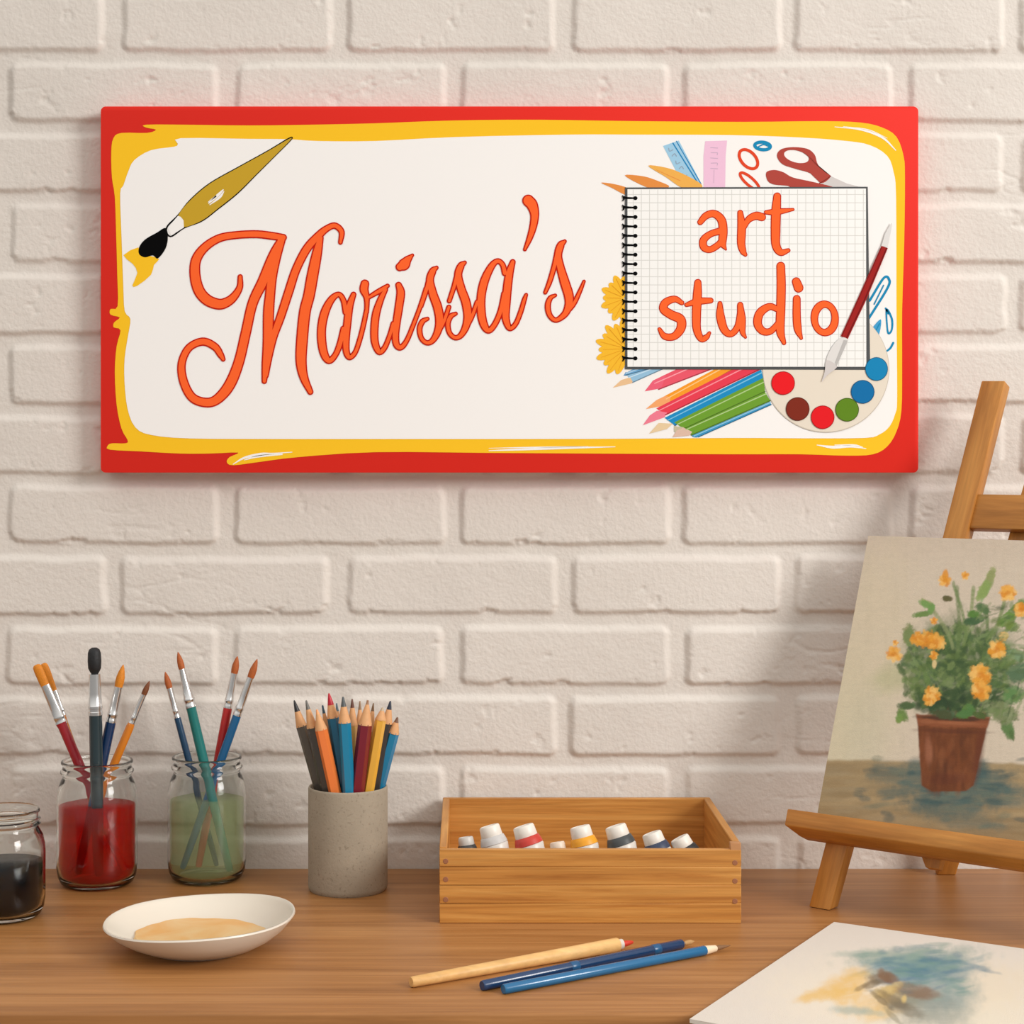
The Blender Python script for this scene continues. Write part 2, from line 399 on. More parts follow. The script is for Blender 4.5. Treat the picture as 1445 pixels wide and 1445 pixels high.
letter('script_letter', [ap(Z3, [(200,690,30),(188,632,27),(165,604,26),(130,628,34),(98,690,42),(82,770,42),(85,850,42),(100,905,38),(122,924,32),(150,895,28),(172,840,30),(188,770,28)]),
    ap(Z3, [(237,604,26),(218,660,36),(207,740,38),(200,820,36),(202,880,32),(218,908,28),(245,885,24),(268,820,24),(288,740,24),(302,670,22)])], sign)
letter('script_letter', [ap(Z3, [(292,552,40),(288,580,42),(300,615,30),(302,650,24),(300,690,22)]), ap(Z3, [(308,620,18),(340,600,24),(375,580,26),(402,562,20)]),
    ap(Z3, [(392,580,24),(368,630,32),(346,700,38),(338,780,38),(342,840,36),(362,882,30),(388,862,26),(412,805,24),(430,745,24)])], sign)
letter('script_letter', [ap(Z3, [(456,558,30),(466,595,40),(458,660,40),(446,740,38),(440,800,36),(446,848,32),(468,860,28),(496,826,24),(530,745,22),(562,660,22),(590,575,24)]),
    ap(Z3, [(462,470,40),(482,458,56),(500,435,38),(523,413,14)])], sign)
for dx, dy in ((0, 0), (137, -25)):
    q = lambda L: [Z3((x+dx, y+dy, w)) for x, y, w in L]
    s_ = [q([(640,474,18),(622,490,34),(608,535,38),(622,600,42),(645,665,44),(655,730,42),(645,785,36),(620,828,28),(592,838,24),(566,815,24),(558,770,26),(572,735,26),(596,722,18)]),
          q([(565,660,22),(588,590,24),(604,530,26)]), q([(640,800,26),(675,735,24),(700,665,22)])]
    letter('script_letter', s_, sign)
letter('script_letter', [ap(Z3, [(972,500,28),(960,458,26),(935,442,26),(905,470,34),(872,540,42),(856,620,42),(858,700,42),(872,755,38),(895,778,30),(925,745,28),(952,680,28),(968,600,26)]),
    ap(Z3, [(1010,446,26),(995,495,38),(985,560,42),(978,640,42),(975,710,38),(985,752,32),(1000,768,26),(1025,745,24),(1048,690,24),(1066,630,22),(1075,605,16)])], sign)
letter('apostrophe', [ap(Z3, [(1085,148,56),(1104,170,54),(1116,215,42),(1110,270,36),(1092,330,28),(1069,385,16)])], sign)
letter('script_letter', [ap(Z3, [(1262,346,18),(1243,365,36),(1230,415,38),(1242,475,40),(1264,550,46),(1282,610,46),(1282,655,40),(1262,700,32),(1220,728,24),(1190,705,26),(1180,660,28),(1192,622,24),(1216,608,16)]),
    ap(Z3, [(1168,594,18),(1190,540,24),(1212,465,26),(1226,405,28)]), ap(Z3, [(1262,700,24),(1305,650,24),(1335,590,20),(1356,540,14)])], sign)

# drawings around the notepad -------------------------------------------------
np_ = empty('notepad_drawing', (0, 0, 0)); np_.parent = sign
m_page = mat('print_page', (248, 248, 246), .65, spec=.1)
mb = MB(); flat(mb, [(882,264.5),(1224.5,263.5),(1228,522),(882,521)], 5.0, 0); mb.build('notepad_cover', m_dgrey, np_, smooth=False)
mb = MB(); flat(mb, [(885.5,267),(1222,266),(1222.5,517.5),(885.5,517.5)], 5.4, 0)
for i in range(29):
    x = 893+i*11.6; x2 = x+.9
    if x2 < 1220: flat(mb, [(x,267.5),(x2,267.5),(x2,517),(x,517)], 5.55, 1)
for i in range(22):
    y = 274+i*11.6
    if y < 515: flat(mb, [(886,y),(1221.5,y),(1221.5,y+.9),(886,y+.9)], 5.6, 1)
mb.build('page', [m_page, m_grid], np_, smooth=False)['label'] = 'white squared page'
for i in range(18):
    y = 279.3+i*13.3
    mb = MB(); ribbon(mb, [(880,y-1,3.4),(884,y,3.2),(893,y+.3,2.6)], 6.0, 0); flat(mb, ellipse(896.5,y+.3,3.1,2.8), 6.1, 0)
    ribbon(mb, [(878.5,y-3,1.6),(880.5,y,2.6),(879,y+4,1.6)], 5.9, 0, k=3)
    mb.build('spiral_ring', m_blk, np_, smooth=False)
BL = [
 [ap(Z4, [(476,402,24),(500,375,30),(535,366,32),(566,392,36),(574,440,36),(571,490,32),(585,518,8)]), ap(Z4, [(566,438,30),(520,452,28),(490,478,32),(492,508,32),(518,518,28),(550,500,28),(568,480,24)])],
 [ap(Z4, [(646,362,24),(652,420,36),(650,490,34),(658,525,28),(668,540,16)]), ap(Z4, [(660,430,18),(680,392,28),(712,375,34),(738,380,34)])],
 [ap(Z4, [(803,292,32),(798,360,40),(796,440,40),(798,500,36),(818,530,30),(850,522,18)]), ap(Z4, [(756,360,18),(800,358,28),(870,348,12)])],
 [ap(Z5, [(398,-8,20),(368,-24,28),(330,-10,34),(320,18,36),(352,42,38),(392,62,40),(394,100,38),(365,134,32),(325,134,28),(303,104,16)])],
 [ap(Z5, [(466,-94,30),(464,-40,38),(460,40,38),(462,105,34),(480,144,28),(502,138,24),(515,120,14)]), ap(Z5, [(418,0,18),(465,-14,30),(520,-18,24)])],
 [ap(Z5, [(560,-5,20),(562,50,36),(578,105,34),(606,124,28),(634,95,28),(646,40,28),(646,4,26)]), ap(Z5, [(646,0,24),(652,60,34),(656,115,24),(668,138,12)])],
 [ap(Z5, [(818,-164,36),(820,-80,38),(818,20,38),(816,110,36),(832,162,18)]), ap(Z5, [(806,20,24),(770,8,30),(730,35,36),(720,80,36),(742,112,32),(775,112,28),(806,80,24)])],
 [ap(Z5, [(886,-25,32),(886,50,34),(891,105,32),(905,142,14)]), ap(Z5, [(884,-98,36),(894,-72,40)])],
 [['c']+[Z5((1005+44*math.cos(t), 58+60*math.sin(t), 31+3*math.sin(2*t))) for t in [2*PI*i/12 for i in range(12)]]]]
for s in BL: letter('block_letter', s, np_, grow=-.95, lay0=6.4, gout=.25)

def drawing(name, items, mats, parent=sign, label=None):
    mb = MB()
    for it in items:
        if it[0] == 'p': flat(mb, it[1], it[2], it[3])
        else: ribbon(mb, it[1], it[2], it[3], closed=(it[0] == 'c'))
    o = mb.build(name, mats, parent, smooth=False)
    if label: o['label'] = label
    return o
m_pet = pm('print_petal', (248,190,50)); m_pet2 = pm('print_petal_dark', (232,160,30))
for (cx, cy, R, a0, a1, n) in ((883,421,36,95,262,9), (884,492,44,80,250,11)):
    it = []
    for i in range(n):
        a = math.radians(a0+(a1-a0)*i/(n-1)); rr = R*(1 if i % 2 else .88); x = cx+rr*.55*math.cos(a); y = cy-rr*.55*math.sin(a)*.95
        it.append(('p', ellipse(x, y, rr*.47, 6.4, -a, 16), 3.0+i*.06, 0)); it.append(('l', [(cx+rr*.2*math.cos(a), cy-rr*.2*math.sin(a), .8), (cx+rr*.85*math.cos(a), cy-rr*.85*math.sin(a), .5)], 3.9, 1))
    drawing('flower_drawing', it, [m_pet, m_pet2])
# rulers
m_blu = pm('print_pale_blue', (160,205,232)); m_bd = pm('print_blue', (24,132,190)); m_pk = pm('print_pink', (240,196,222)); m_gt = pm('print_grey_text', (150,170,190)); m_gp = pm('print_mauve_text', (205,175,200))
it = [('p', ap(Z4, [(318,78),(385,55),(482,240),(435,250),(405,245)]), 2.6, 0), ('l', ap(Z4, [(360,66,5),(470,242,5)]), 2.9, 1), ('l', ap(Z4, [(375,58,4),(480,240,4)]), 2.9, 1)]
for k in range(5):
    bx, by = 342+k*15, 88+k*27
    it.append(('l', ap(Z4, [(bx,by+6,4),(bx+10,by-4,4),(bx+18,by+6,4)] if k % 2 else [(bx,by,4),(bx+4,by+12,4),(bx+18,by+6,4)]), 3.0, 2))
drawing('ruler_drawing', it, [m_blu, m_bd, m_gt], label='pale blue ruler drawing')
it = [('p', ap(Z4, [(497,58),(590,55),(584,120),(582,255),(490,255),(490,120)]), 2.5, 0)]
for k in range(5):
    by = 85+k*22
    it.append(('l', ap(Z4, [(522,by,3),(548,by,3),(548,by+9,3)] if k % 2 else [(520,by,3),(550,by+2,3)]), 2.8, 1))
it.append(('l', ap(Z4, [(535,180,2),(533,235,2)]), 2.8, 1))
drawing('ruler_drawing', it, [m_pk, m_gp], label='pink ruler drawing')
# pencil tips and leaves at upper left
m_o1 = pm('print_amber', (240,178,84)); m_o2 = pm('print_light_orange', (230,145,70))
drawing('pencil_drawing', [('p', cat(ap(Z4, [(55,234),(110,240),(168,258),(166,288),(100,256)]), True, 4), 3.0, 0)], [m_o2])
drawing('pencil_drawing', [('p', cat(ap(Z4, [(155,203),(235,207),(300,228),(345,250),(300,262),(240,250)]), True, 4), 2.9, 0)], [m_o2])
drawing('pencil_drawing', [('p', cat(ap(Z4, [(255,162),(330,170),(400,195),(480,240),(470,262),(400,256),(330,210)]), True, 4), 3.3, 0), ('l', ap(Z4, [(290,180,2),(390,225,3)]), 3.5, 1)], [m_o1, m_o2])
# clips
m_clr = pm('print_clip_red', (226,70,36)); m_clb = pm('print_clip_blue', (20,138,186))
def loop(z, cx, cy, rx, ry, a, w, n=14): return [z((cx+rx*math.cos(t)*math.cos(a)-ry*math.sin(t)*math.sin(a), cy+rx*math.cos(t)*math.sin(a)+ry*math.sin(t)*math.cos(a), w)) for t in [2*PI*i/n for i in range(n)]]
drawing('paper_clip_drawing', [('c', loop(Z4, 681,134,30,48,-.75,13), 3, 0)], [m_clr])
drawing('paper_clip_drawing', [('c', loop(Z4, 686,228,16,52,-.85,12), 3, 0)], [m_clr])
drawing('paper_clip_drawing', [('c', loop(Z4, 741,78,33,16,.1,14), 3, 0), ('l', ap(Z4, [(718,84,5),(745,72,6),(765,80,4)]), 3.1, 0)], [m_clb])
drawing('paper_clip_drawing', [('l', ap(Z4, [(1196,735,10),(1255,640,10),(1278,645,11),(1270,685,10),(1180,830,10)]), 3, 0), ('l', ap(Z4, [(1215,750,6),(1255,670,6)]), 3.1, 0)], [m_clb])
drawing('paper_clip_drawing', [('c', [Z5(p) for p in [(1268,20,8),(1290,60,9),(1290,105,8),(1276,122,8),(1270,90,7)]], 3, 0)], [m_clb])
drawing('brush_stroke_drawing', [('l', ap(Z5, [(1296,162,9),(1283,185,9),(1260,203,7)]), 3, 0)], [m_clb])
drawing('brush_stroke_drawing', [('l', ap(Z4, [(1264,768,8),(1275,790,8)]), 3, 0)], [m_clb])
drawing('paint_splash_drawing', [('p', cat(ap(Z5, [(1243,62),(1240,110),(1222,160),(1205,165),(1196,125),(1210,95)]), True, 4), 3.6, 0), ('l', ap(Z5, [(1200,150,4),(1238,80,5)]), 3.8, 1)], [pm('print_splash_blue', (70,160,210)), m_clb])
# scissors
m_sc = pm('print_scissor_red', (176,72,62)); m_scd = pm('print_scissor_edge', (130,44,38)); m_st = pm('print_steel', (212,206,204))
def ring_with_hole(mb, outer, hole, layer, m):
    n = len(outer); yy = SY-.00022*layer
    V = [pw(x, y, yy) for x, y in outer]+[pw(x, y, yy) for x, y in hole]
    mb.add(V, [(i, (i+1) % n, n+(i+1) % n, n+i) for i in range(n)], m)
mb = MB()
ho = ellipse(*Z4((882,123)), 21.5, 11.5, .22, 28); hi = ellipse(*Z4((887,123)), 18.3, 8.7, .22, 28)
sc_o = cat(ap(Z4, [(820,92),(870,83),(930,90),(962,115),(975,155),(1005,188),(1030,208),(990,236),(945,195),(880,175),(825,155),(802,120)]), True, 5)
cxh, cyh = Z4((885,123))
oo = sorted(sc_o, key=lambda p: math.atan2(p[1]-cyh, p[0]-cxh)); hh_ = sorted([(cxh+18*math.cos(t)*math.cos(.25)-8.4*math.sin(t)*math.sin(.25), cyh+18*math.cos(t)*math.sin(.25)+8.4*math.sin(t)*math.cos(.25)) for t in [2*PI*i/len(oo) for i in range(len(oo))]], key=lambda p: math.atan2(p[1]-cyh, p[0]-cxh))
ring_with_hole(mb, oo, hh_, 3.4, 0)
flat(mb, cat(ap(Z4, [(757,190),(790,180),(830,190),(870,212),(960,232),(1040,256),(880,262),(850,248),(790,242),(762,225)]), True, 4), 3.2, 0)
flat(mb, ap(Z4, [(1030,206),(1100,238),(1180,258),(1040,258),(988,236)]), 3.1, 1)
ribbon(mb, ap(Z4, [(984,236,4),(1008,222,4),(1030,206,4)]), 3.6, 2)
mb.build('scissors_drawing', [m_sc, m_st, m_scd], sign, smooth=False)
# fine brush crossing the notepad
fb = empty('fine_brush_drawing', (0, 0, 0)); fb.parent = sign
m_mar = pm('print_maroon', (160,32,30)); m_mar2 = pm('print_maroon_dark', (112,16,18)); m_silv = pm('print_silver', (190,188,186)); m_silv2 = pm('print_silver_light', (226,224,222))
Z45 = lambda p: Z4(p) if p[1] < 760 else Z4(p)
drawing('handle_drawing', [('p', ap(Z4, [(1245,503),(1273,512),(1180,735),(1103,898),(1073,886),(1150,715)]), 9.2, 0), ('l', ap(Z4, [(1268,512,5),(1170,740,5),(1098,893,5)]), 9.4, 1), ('l', ap(Z4, [(1246,510,3),(1150,725,3),(1078,885,3)]), 9.4, 1)], [m_mar, m_mar2], fb)
drawing('tip_drawing', [('p', ap(Z4, [(1288,403),(1292,412),(1272,510),(1246,502),(1262,450)]), 9.1, 0)], [m_silv2], fb)
drawing('ferrule_drawing', [('p', cat(ap(Z5, [(1072,140),(1103,150),(1080,200),(1054,262),(1020,250),(1012,232),(1035,180)]), True, 3), 9.3, 0), ('p', ap(Z5, [(1085,150),(1103,152),(1080,205),(1054,264),(1048,245)]), 9.5, 1)], [m_silv2, m_silv], fb)
drawing('bristles_drawing', [('p', cat(ap(Z5, [(1012,236),(1050,252),(1055,268),(1015,300),(992,328),(1005,285)]), True, 3), 9.4, 0)], [m_st], fb)
# coloured pencils under the pad
def pd(body, tip, c, ct, lay, hl=None):
    ms = [pm('print_pencil', c), pm('print_pencil_tip', ct), pm('print_pencil_light', tuple(min(255, int(v*.6+110)) for v in c)), pm('print_pencil_dark', tuple(int(v*.7) for v in c))]
    it = [('p', ap(Z5, body), lay, 0), ('p', ap(Z5, tip), lay+.05, 1)]
    a, b, c2, d = body[:4]
    l0 = ((a[0]*.7+d[0]*.3), (a[1]*.7+d[1]*.3)); l1 = ((b[0]*.7+c2[0]*.3), (b[1]*.7+c2[1]*.3))
    it.append(('l', [Z5((*l0, 4)), Z5((*l1, 5))], lay+.12, 2))
    l0 = ((a[0]*.06+d[0]*.94), (a[1]*.06+d[1]*.94)); l1 = ((b[0]*.06+c2[0]*.94), (b[1]*.06+c2[1]*.94))
    it.append(('l', [Z5((*l0, 4)), Z5((*l1, 4))], lay+.12, 3))
    drawing('pencil_drawing', it, ms)
pd([(165,300),(280,262),(345,262),(190,332)], [(178,308),(192,332),(104,353),(140,320)], (150,195,225), (236,196,150), 2.6)
pd([(160,290),(200,268),(300,262),(160,300)], [(160,285),(175,300),(150,302)], (110,170,215), (90,150,200), 2.5)
pd([(275,322),(400,262),(560,262),(300,362)], [(275,322),(330,300),(310,355),(240,368)], (236,90,110), (238,100,125), 2.7)
pd([(325,388),(560,262),(640,262),(345,430)], [(325,388),(350,392),(345,425),(245,443),(290,405)], (248,158,42), (246,170,110), 2.9)
pd([(290,440),(640,262),(745,270),(330,470)], [(292,450),(335,458),(325,478),(232,512),(262,470)], (232,64,84), (240,128,150), 3.1)
pd([(325,480),(735,275),(745,320),(370,515)], [(300,502),(360,505),(335,528),(258,548)], (28,142,200), (232,206,165), 3.3)
pd([(365,500),(745,310),(752,372),(410,528)], [(365,515),(405,520),(400,545),(365,540)], (110,160,50), (200,190,160), 3.5)
pd([(405,520),(748,365),(775,410),(440,556)], [(405,522),(442,540),(430,556),(358,563),(375,535)], (110,160,50), (222,190,172), 3.6)
pd([(440,556),(772,412),(778,425),(470,562)], [(440,556),(470,560),(460,564),(445,562)], (60,150,200), (60,150,200), 3.45)
# palette
pl = empty('palette_drawing', (0, 0, 0)); pl.parent = sign
drawing('palette_board_drawing', [('p', ellipse(*Z5((1010,274)), 89.4, 89.4, 0, 72), 4.3, 1), ('p', ellipse(*Z5((1010,273)), 88.6, 88.4, 0, 72), 4.5, 0)], [m_crm, pm('print_palette_edge', (205,195,180))], pl)
for x, y, c in ((828,333,(236,28,36)), (890,443,(128,44,28)), (996,478,(230,28,36)), (1100,446,(96,136,32)), (1166,370,(16,112,172)), (1225,273,(20,134,188))):
    cx, cy = Z5((x, y)); k = 1.0 if x != 1225 else .96
    o = drawing('paint_dot_drawing', [('p', ellipse(cx, cy, 16.7*k, 16.7), 7.0, 1), ('p', ellipse(cx, cy, 15.7*k, 15.7), 7.15, 0)], [pm('print_dot', c), pm('print_dot_rim', tuple(int(v*.72) for v in c))], pl)
for e in (bp_, np_, fb, pl): e.location = (0, 0, 0)

# ------------------------------------------------------------------ jars
m_glass = glass_mat('clear_jar_glass')
def jar(px, py_base, W, H, rim_r, label, liq=None, level=0, threads=1, liqname='liquid'):
    c = on_z(px, py_base); R = W/2; t = empty('glass_jar', c)
    tag(t, label, 'jar')
    sh = H-.023
    out = [(0, .0015), (R*.70, .0005), (R*.80, 0), (R*.90, .003), (R*.97, .009), (R, .018), (R, sh-.016), (R*.985, sh-.008), (R*.94, sh-.001), (rim_r*1.0, sh+.004), (rim_r*.955, sh+.007)]
    z = sh+.007
    for k in range(threads):
        hgt = (H-.005-z)/(threads)*.98
        out += [(rim_r*.95, z+hgt*.15), (rim_r*1.01, z+hgt*.38), (rim_r*1.025, z+hgt*.5), (rim_r*1.01, z+hgt*.62), (rim_r*.95, z+hgt*.88)]; z += hgt
    g = .0020
    out += [(rim_r*.96, H-.004), (rim_r*1.0, H-.0025), (rim_r*.995, H-.0008), (rim_r*.97, H), (rim_r*.92, H-.0005), (rim_r*.90, H-.003)]
    inn = [(rim_r*.90, sh+.006), (R*.92-g, sh-.003), (R*.975-g, sh-.010), (R-g, sh-.018), (R-g, .020), (R*.97-g, .0115), (R*.90-g, .0065), (R*.78-g, .0045), (0, .0045)]
    m = MB(); lathe(m, c.x, c.y, T, out+inn, 72); m.build('jar_glass', m_glass, t, angle=60)
    if liq:
        e = .0004
        pr = [(0, .0050), (R*.78-g-e, .0050), (R*.90-g-e, .0070), (R*.97-g-e, .0120), (R-g-e, .020), (R-g-e, level-.0006), (R-g-e-.0006, level), (0, level)]
        m = MB(); lathe(m, c.x, c.y, T, pr, 72); m.build(liqname, liq, t, angle=50)
    return c
m_lred = liquid_mat('red_paint_water', (.84, .06, .04), (206, 20, 14), .34)
m_lgrn = liquid_mat('pale_green_paint_water', (.92, .96, .82), (196, 208, 156), .27)
m_lblk = liquid_mat('black_ink', (.03, .03, .05), (7, 8, 15), 1.0, .2, .12)
JR = jar(137, 1247, .0765, .1185, .0340, 'glass jar of red paint water holding the flat, black, navy and amber brushes', m_lred, .0770)
JG = jar(292, 1240, .0755, .1190, .0335, 'glass jar of pale green water holding four pointed brushes', m_lgrn, .0785)
JB = jar(5, 1293, .0730, .0955, .0315, 'short glass jar of black ink at the left edge, no brushes', m_lblk, .0500, threads=2)

# ------------------------------------------------------------------ brushes
m_ferr = mat('silver_ferrule', (222, 222, 222), .22, metal=1, noise=.05)
m_ambr = mat('amber_bristle', (214, 130, 24), .6, noise=.25, nscale=500, bump=.4, bscale=900)
m_rust = mat('rust_bristle', (172, 88, 34), .6, noise=.3, nscale=500, bump=.4, bscale=900)
m_brn = mat('brown_bristle', (120, 66, 32), .6, noise=.3, nscale=500, bump=.4)
m_bbr = mat('black_bristle', (22, 24, 27), .6, noise=.3, nscale=500, bump=.5)
def lac(name, c): return mat(name, c, .25, spec=.5, coat=.3)
def brush(kind, tip, rim, bot, dyt, dyb, jc, f0, f1, rh, rf, rb, mh, mbr, label, group, bshape='round', base_r=None):
    """tip: bristle point px; f0/f1: px y where ferrule starts / ends; bot: px of the lower end"""
    Tp = pw(tip[0], tip[1], jc.y+dyt); d0 = jc.y+dyb
    B = pw(bot[0], bot[1], d0); B.z = max(B.z, T+.006+rh)
    L = (Tp-B).length; D = (Tp-B).normalized()
    def at_y(py):          # distance from B where image row = py
        lo, hi = 0, L
        for _ in range(40):
            mid = (lo+hi)/2; q = B+D*mid; yy = VY+F*(CAMZ-q.z)/(q.y-CAMY)
            if yy > py: lo = mid
            else: hi = mid
        return lo
    a = at_y(f1); b = at_y(f0)          # a: handle end, b: bristle start
    t = empty(kind, B); tag(t, label, 'paintbrush', group)
    fl = (.55, 1.0) if bshape == 'flat' else (1, 1)
    m = MB(); axial(m, B, Tp, [(0, rh*.55), (.002, rh*.72), (.03, rh*.85), (a*.75, rh), (a-.004, rh*.98), (a, rf*1.04)], 24); m.build('handle', mh, t)
    m = MB(); rt = rb*.88
    axial(m, B+D*(a-.002), Tp, [(0, rf*1.06), (.003, rf*1.07), (.0035, rf*1.0), (.006, rf*1.0), (.0065, rf*1.07), (.0085, rf*1.07), (.009, rf), ((b-a)*.55, (rf+rt)/2), (b-a+.002, rt)], 24, fl)
    m.build('ferrule', m_ferr, t)
    m = MB(); n = L-b
    if bshape == 'flat': pr = [(0, rb*.84), (n*.25, rb*.9), (n*.7, rb*.92), (n*.9, rb*.84), (n*.97, rb*.62), (n, rb*.35)]
    elif bshape == 'mop': pr = [(0, rb*.5), (n*.08, rb*.72), (n*.22, rb*.98), (n*.5, rb*1.04), (n*.8, rb*.98), (n*.93, rb*.8), (n, rb*.4)]
    else: pr = [(0, rb*.86), (n*.2, rb*.94), (n*.45, rb*.88), (n*.7, rb*.62), (n*.88, rb*.34), (n, rb*.08)]
    axial(m, B+D*b, Tp, pr, 20, fl); m.build('bristles', mbr, t)
G1 = 'brushes standing in the red water jar'; G2 = 'brushes standing in the green water jar'
k = .00068   # metres per photo pixel at the jars
brush('paintbrush', (51,938), None, (176,1228), .001, .001, JR, 967, 1020, .0048, .0052, .0050, lac('crimson_lacquer', (170,30,45)), m_ambr, 'crimson brush with flat amber bristles, leaning furthest left in the red water jar', G1, 'flat')
brush('paintbrush', (61,936), None, (163,1222), .0195, .0185, JR, 975, 1010, .0035, .0040, .0046, lac('ochre_lacquer', (200,120,40)), m_ambr, 'second flat amber brush tucked right behind the crimson one in the red water jar', G1, 'flat')
brush('paintbrush', (133,914), None, (139,1240), -.0200, -.0195, JR, 951, 1006, .0062, .0062, .0062, lac('slate_lacquer', (34,52,58)), m_bbr, 'thick slate grey brush with black bristles standing upright in the red water jar', G1, 'mop')
brush('paintbrush', (174,938), None, (110,1236), -.0085, -.0085, JR, 969, 1016, .0050, .0046, .0045, lac('navy_lacquer', (16,48,88)), m_ambr, 'navy brush with amber bristles between the black and the small brown tipped brush', G1)
brush('paintbrush', (211,961), None, (97,1232), .0105, .0105, JR, 980, 1020, .0040, .0030, .0030, lac('amber_lacquer', (214,124,26)), m_brn, 'amber handled brush with small brown tip, leaning right in the red water jar', G1)
brush('paintbrush', (233,948), None, (306,1234), .0150, .0140, JG, 971, 1011, .0034, .0030, .0034, lac('deep_blue_lacquer', (14,60,92)), m_rust, 'thin dark blue brush with rust tip, furthest left in the green water jar', G2)
brush('paintbrush', (251,920), None, (324,1236), -.0140, -.0140, JG, 944, 995, .0048, .0050, .0034, lac('teal_lacquer', (20,112,108)), m_rust, 'teal brush with rust tip, tallest in the green water jar', G2)
brush('paintbrush', (335,926), None, (280,1238), .0050, .0050, JG, 950, 996, .0044, .0040, .0038, lac('red_lacquer', (190,36,34)), m_rust, 'red brush with rust tip in the green water jar', G2)
brush('paintbrush', (363,930), None, (257,1236), -.0045, -.0045, JG, 956, 1007, .0042, .0040, .0038, lac('blue_lacquer', (16,92,140)), m_rust, 'bright blue brush with rust tip, leaning furthest right in the green water jar', G2)

# ------------------------------------------------------------------ stone cup and pencils
m_stone = mat('grey_stoneware', (160, 148, 130), .8, spec=.25, noise=.14, nscale=45, bump=.35, bscale=420)
nt = m_stone.node_tree; b_ = nt.nodes['Principled BSDF']
vo = nt.nodes.new('ShaderNodeTexNoise'); vo.inputs['Scale'].default_value = 330; vo.inputs['Detail'].default_value = 2
tc = nt.nodes.new('ShaderNodeTexCoord'); nt.links.new(tc.outputs['Object'], vo.inputs['Vector'])
rp = nt.nodes.new('ShaderNodeValToRGB'); rp.color_ramp.elements[0].position = .30; rp.color_ramp.elements[0].color = (.72,.70,.68,1); rp.color_ramp.elements[1].position = .40; rp.color_ramp.elements[1].color = (1,1,1,1)
nt.links.new(vo.outputs['Fac'], rp.inputs['Fac'])
mx = nt.nodes.new('ShaderNodeMix'); mx.data_type = 'RGBA'; mx.blend_type = 'MULTIPLY'; mx.inputs[0].default_value = .8
src = b_.inputs['Base Color'].links[0].from_socket
nt.links.new(src, mx.inputs[6]); nt.links.new(rp.outputs['Color'], mx.inputs[7]); nt.links.new(mx.outputs[2], b_.inputs['Base Color'])
CC = on_z(491, 1254); CR = .0375; CH = .0975
mb = MB(); lathe(mb, CC.x, CC.y, T, [(0,.001),(CR*.9,.0008),(CR*.955,0),(CR*.99,.002),(CR,.005),(CR,CH-.002),(CR*.99,CH-.0006),(CR*.97,CH),(CR*.94,CH-.0004),(CR*.925,CH-.002),(CR*.925,.008),(CR*.9,.005),(0,.005)], 80)
cup = mb.build('pencil_cup', m_stone, None, angle=50); tag(cup, 'grey stoneware cylinder cup full of coloured pencils', 'cup')
m_pw = mat('sharpened_cedar', (220,166,116), .65, noise=.12, nscale=300)
def pencil(tip, coll, rim, dyt, dyr, c, cl, r, label, leadfrac=.3, wood_c=None):
    """tip px, px y of the barrel shoulder, px at the cup rim"""
    Tp = pw(tip[0], tip[1], CC.y+dyt)
    Rm = pw(rim, 1110, CC.y+dyr)
    D = (Tp-Rm).normalized(); s = (Rm.z-(T+.0065+r*.3))/D.z
    B = Rm-D*s
    rad = math.hypot(B.x-CC.x, B.y-CC.y); lim = CR*.925-r-.001
    if rad > lim: B.x = CC.x+(B.x-CC.x)*lim/rad; B.y = CC.y+(B.y-CC.y)*lim/rad; D = (Tp-B).normalized()
    L = (Tp-B).length
    lo, hi = 0, L
    for _ in range(40):
        mid = (lo+hi)/2; q = B+D*mid; yy = VY+F*(CAMZ-q.z)/(q.y-CAMY)
        if yy > coll: lo = mid
        else: hi = mid
    a = lo; n = L-a
    t = empty('coloured_pencil', B); tag(t, label, 'pencil', 'coloured pencils in the grey cup')
    m = MB(); axial(m, B, Tp, [(0, r*.95), (.0008, r), (a, r)], 6); m.build('barrel', lac('pencil_paint', c), t, angle=30)
    m = MB(); axial(m, B+D*a, Tp, [(-.0012, r*.99), (0, r*.97), (n*(1-leadfrac), r*(leadfrac*.95+.08))], 16); m.build('sharpened_wood', m_pw if not wood_c else mat('cedar', wood_c, .65), t)
    m = MB(); axial(m, B+D*(a+n*(1-leadfrac)), Tp, [(0, r*(leadfrac*.95+.08)), (n*leadfrac*.5, r*(leadfrac*.6+.06)), (n*leadfrac*.92, r*.16), (n*leadfrac, r*.05)], 12); m.build('lead', mat('pencil_lead', cl, .4), t)
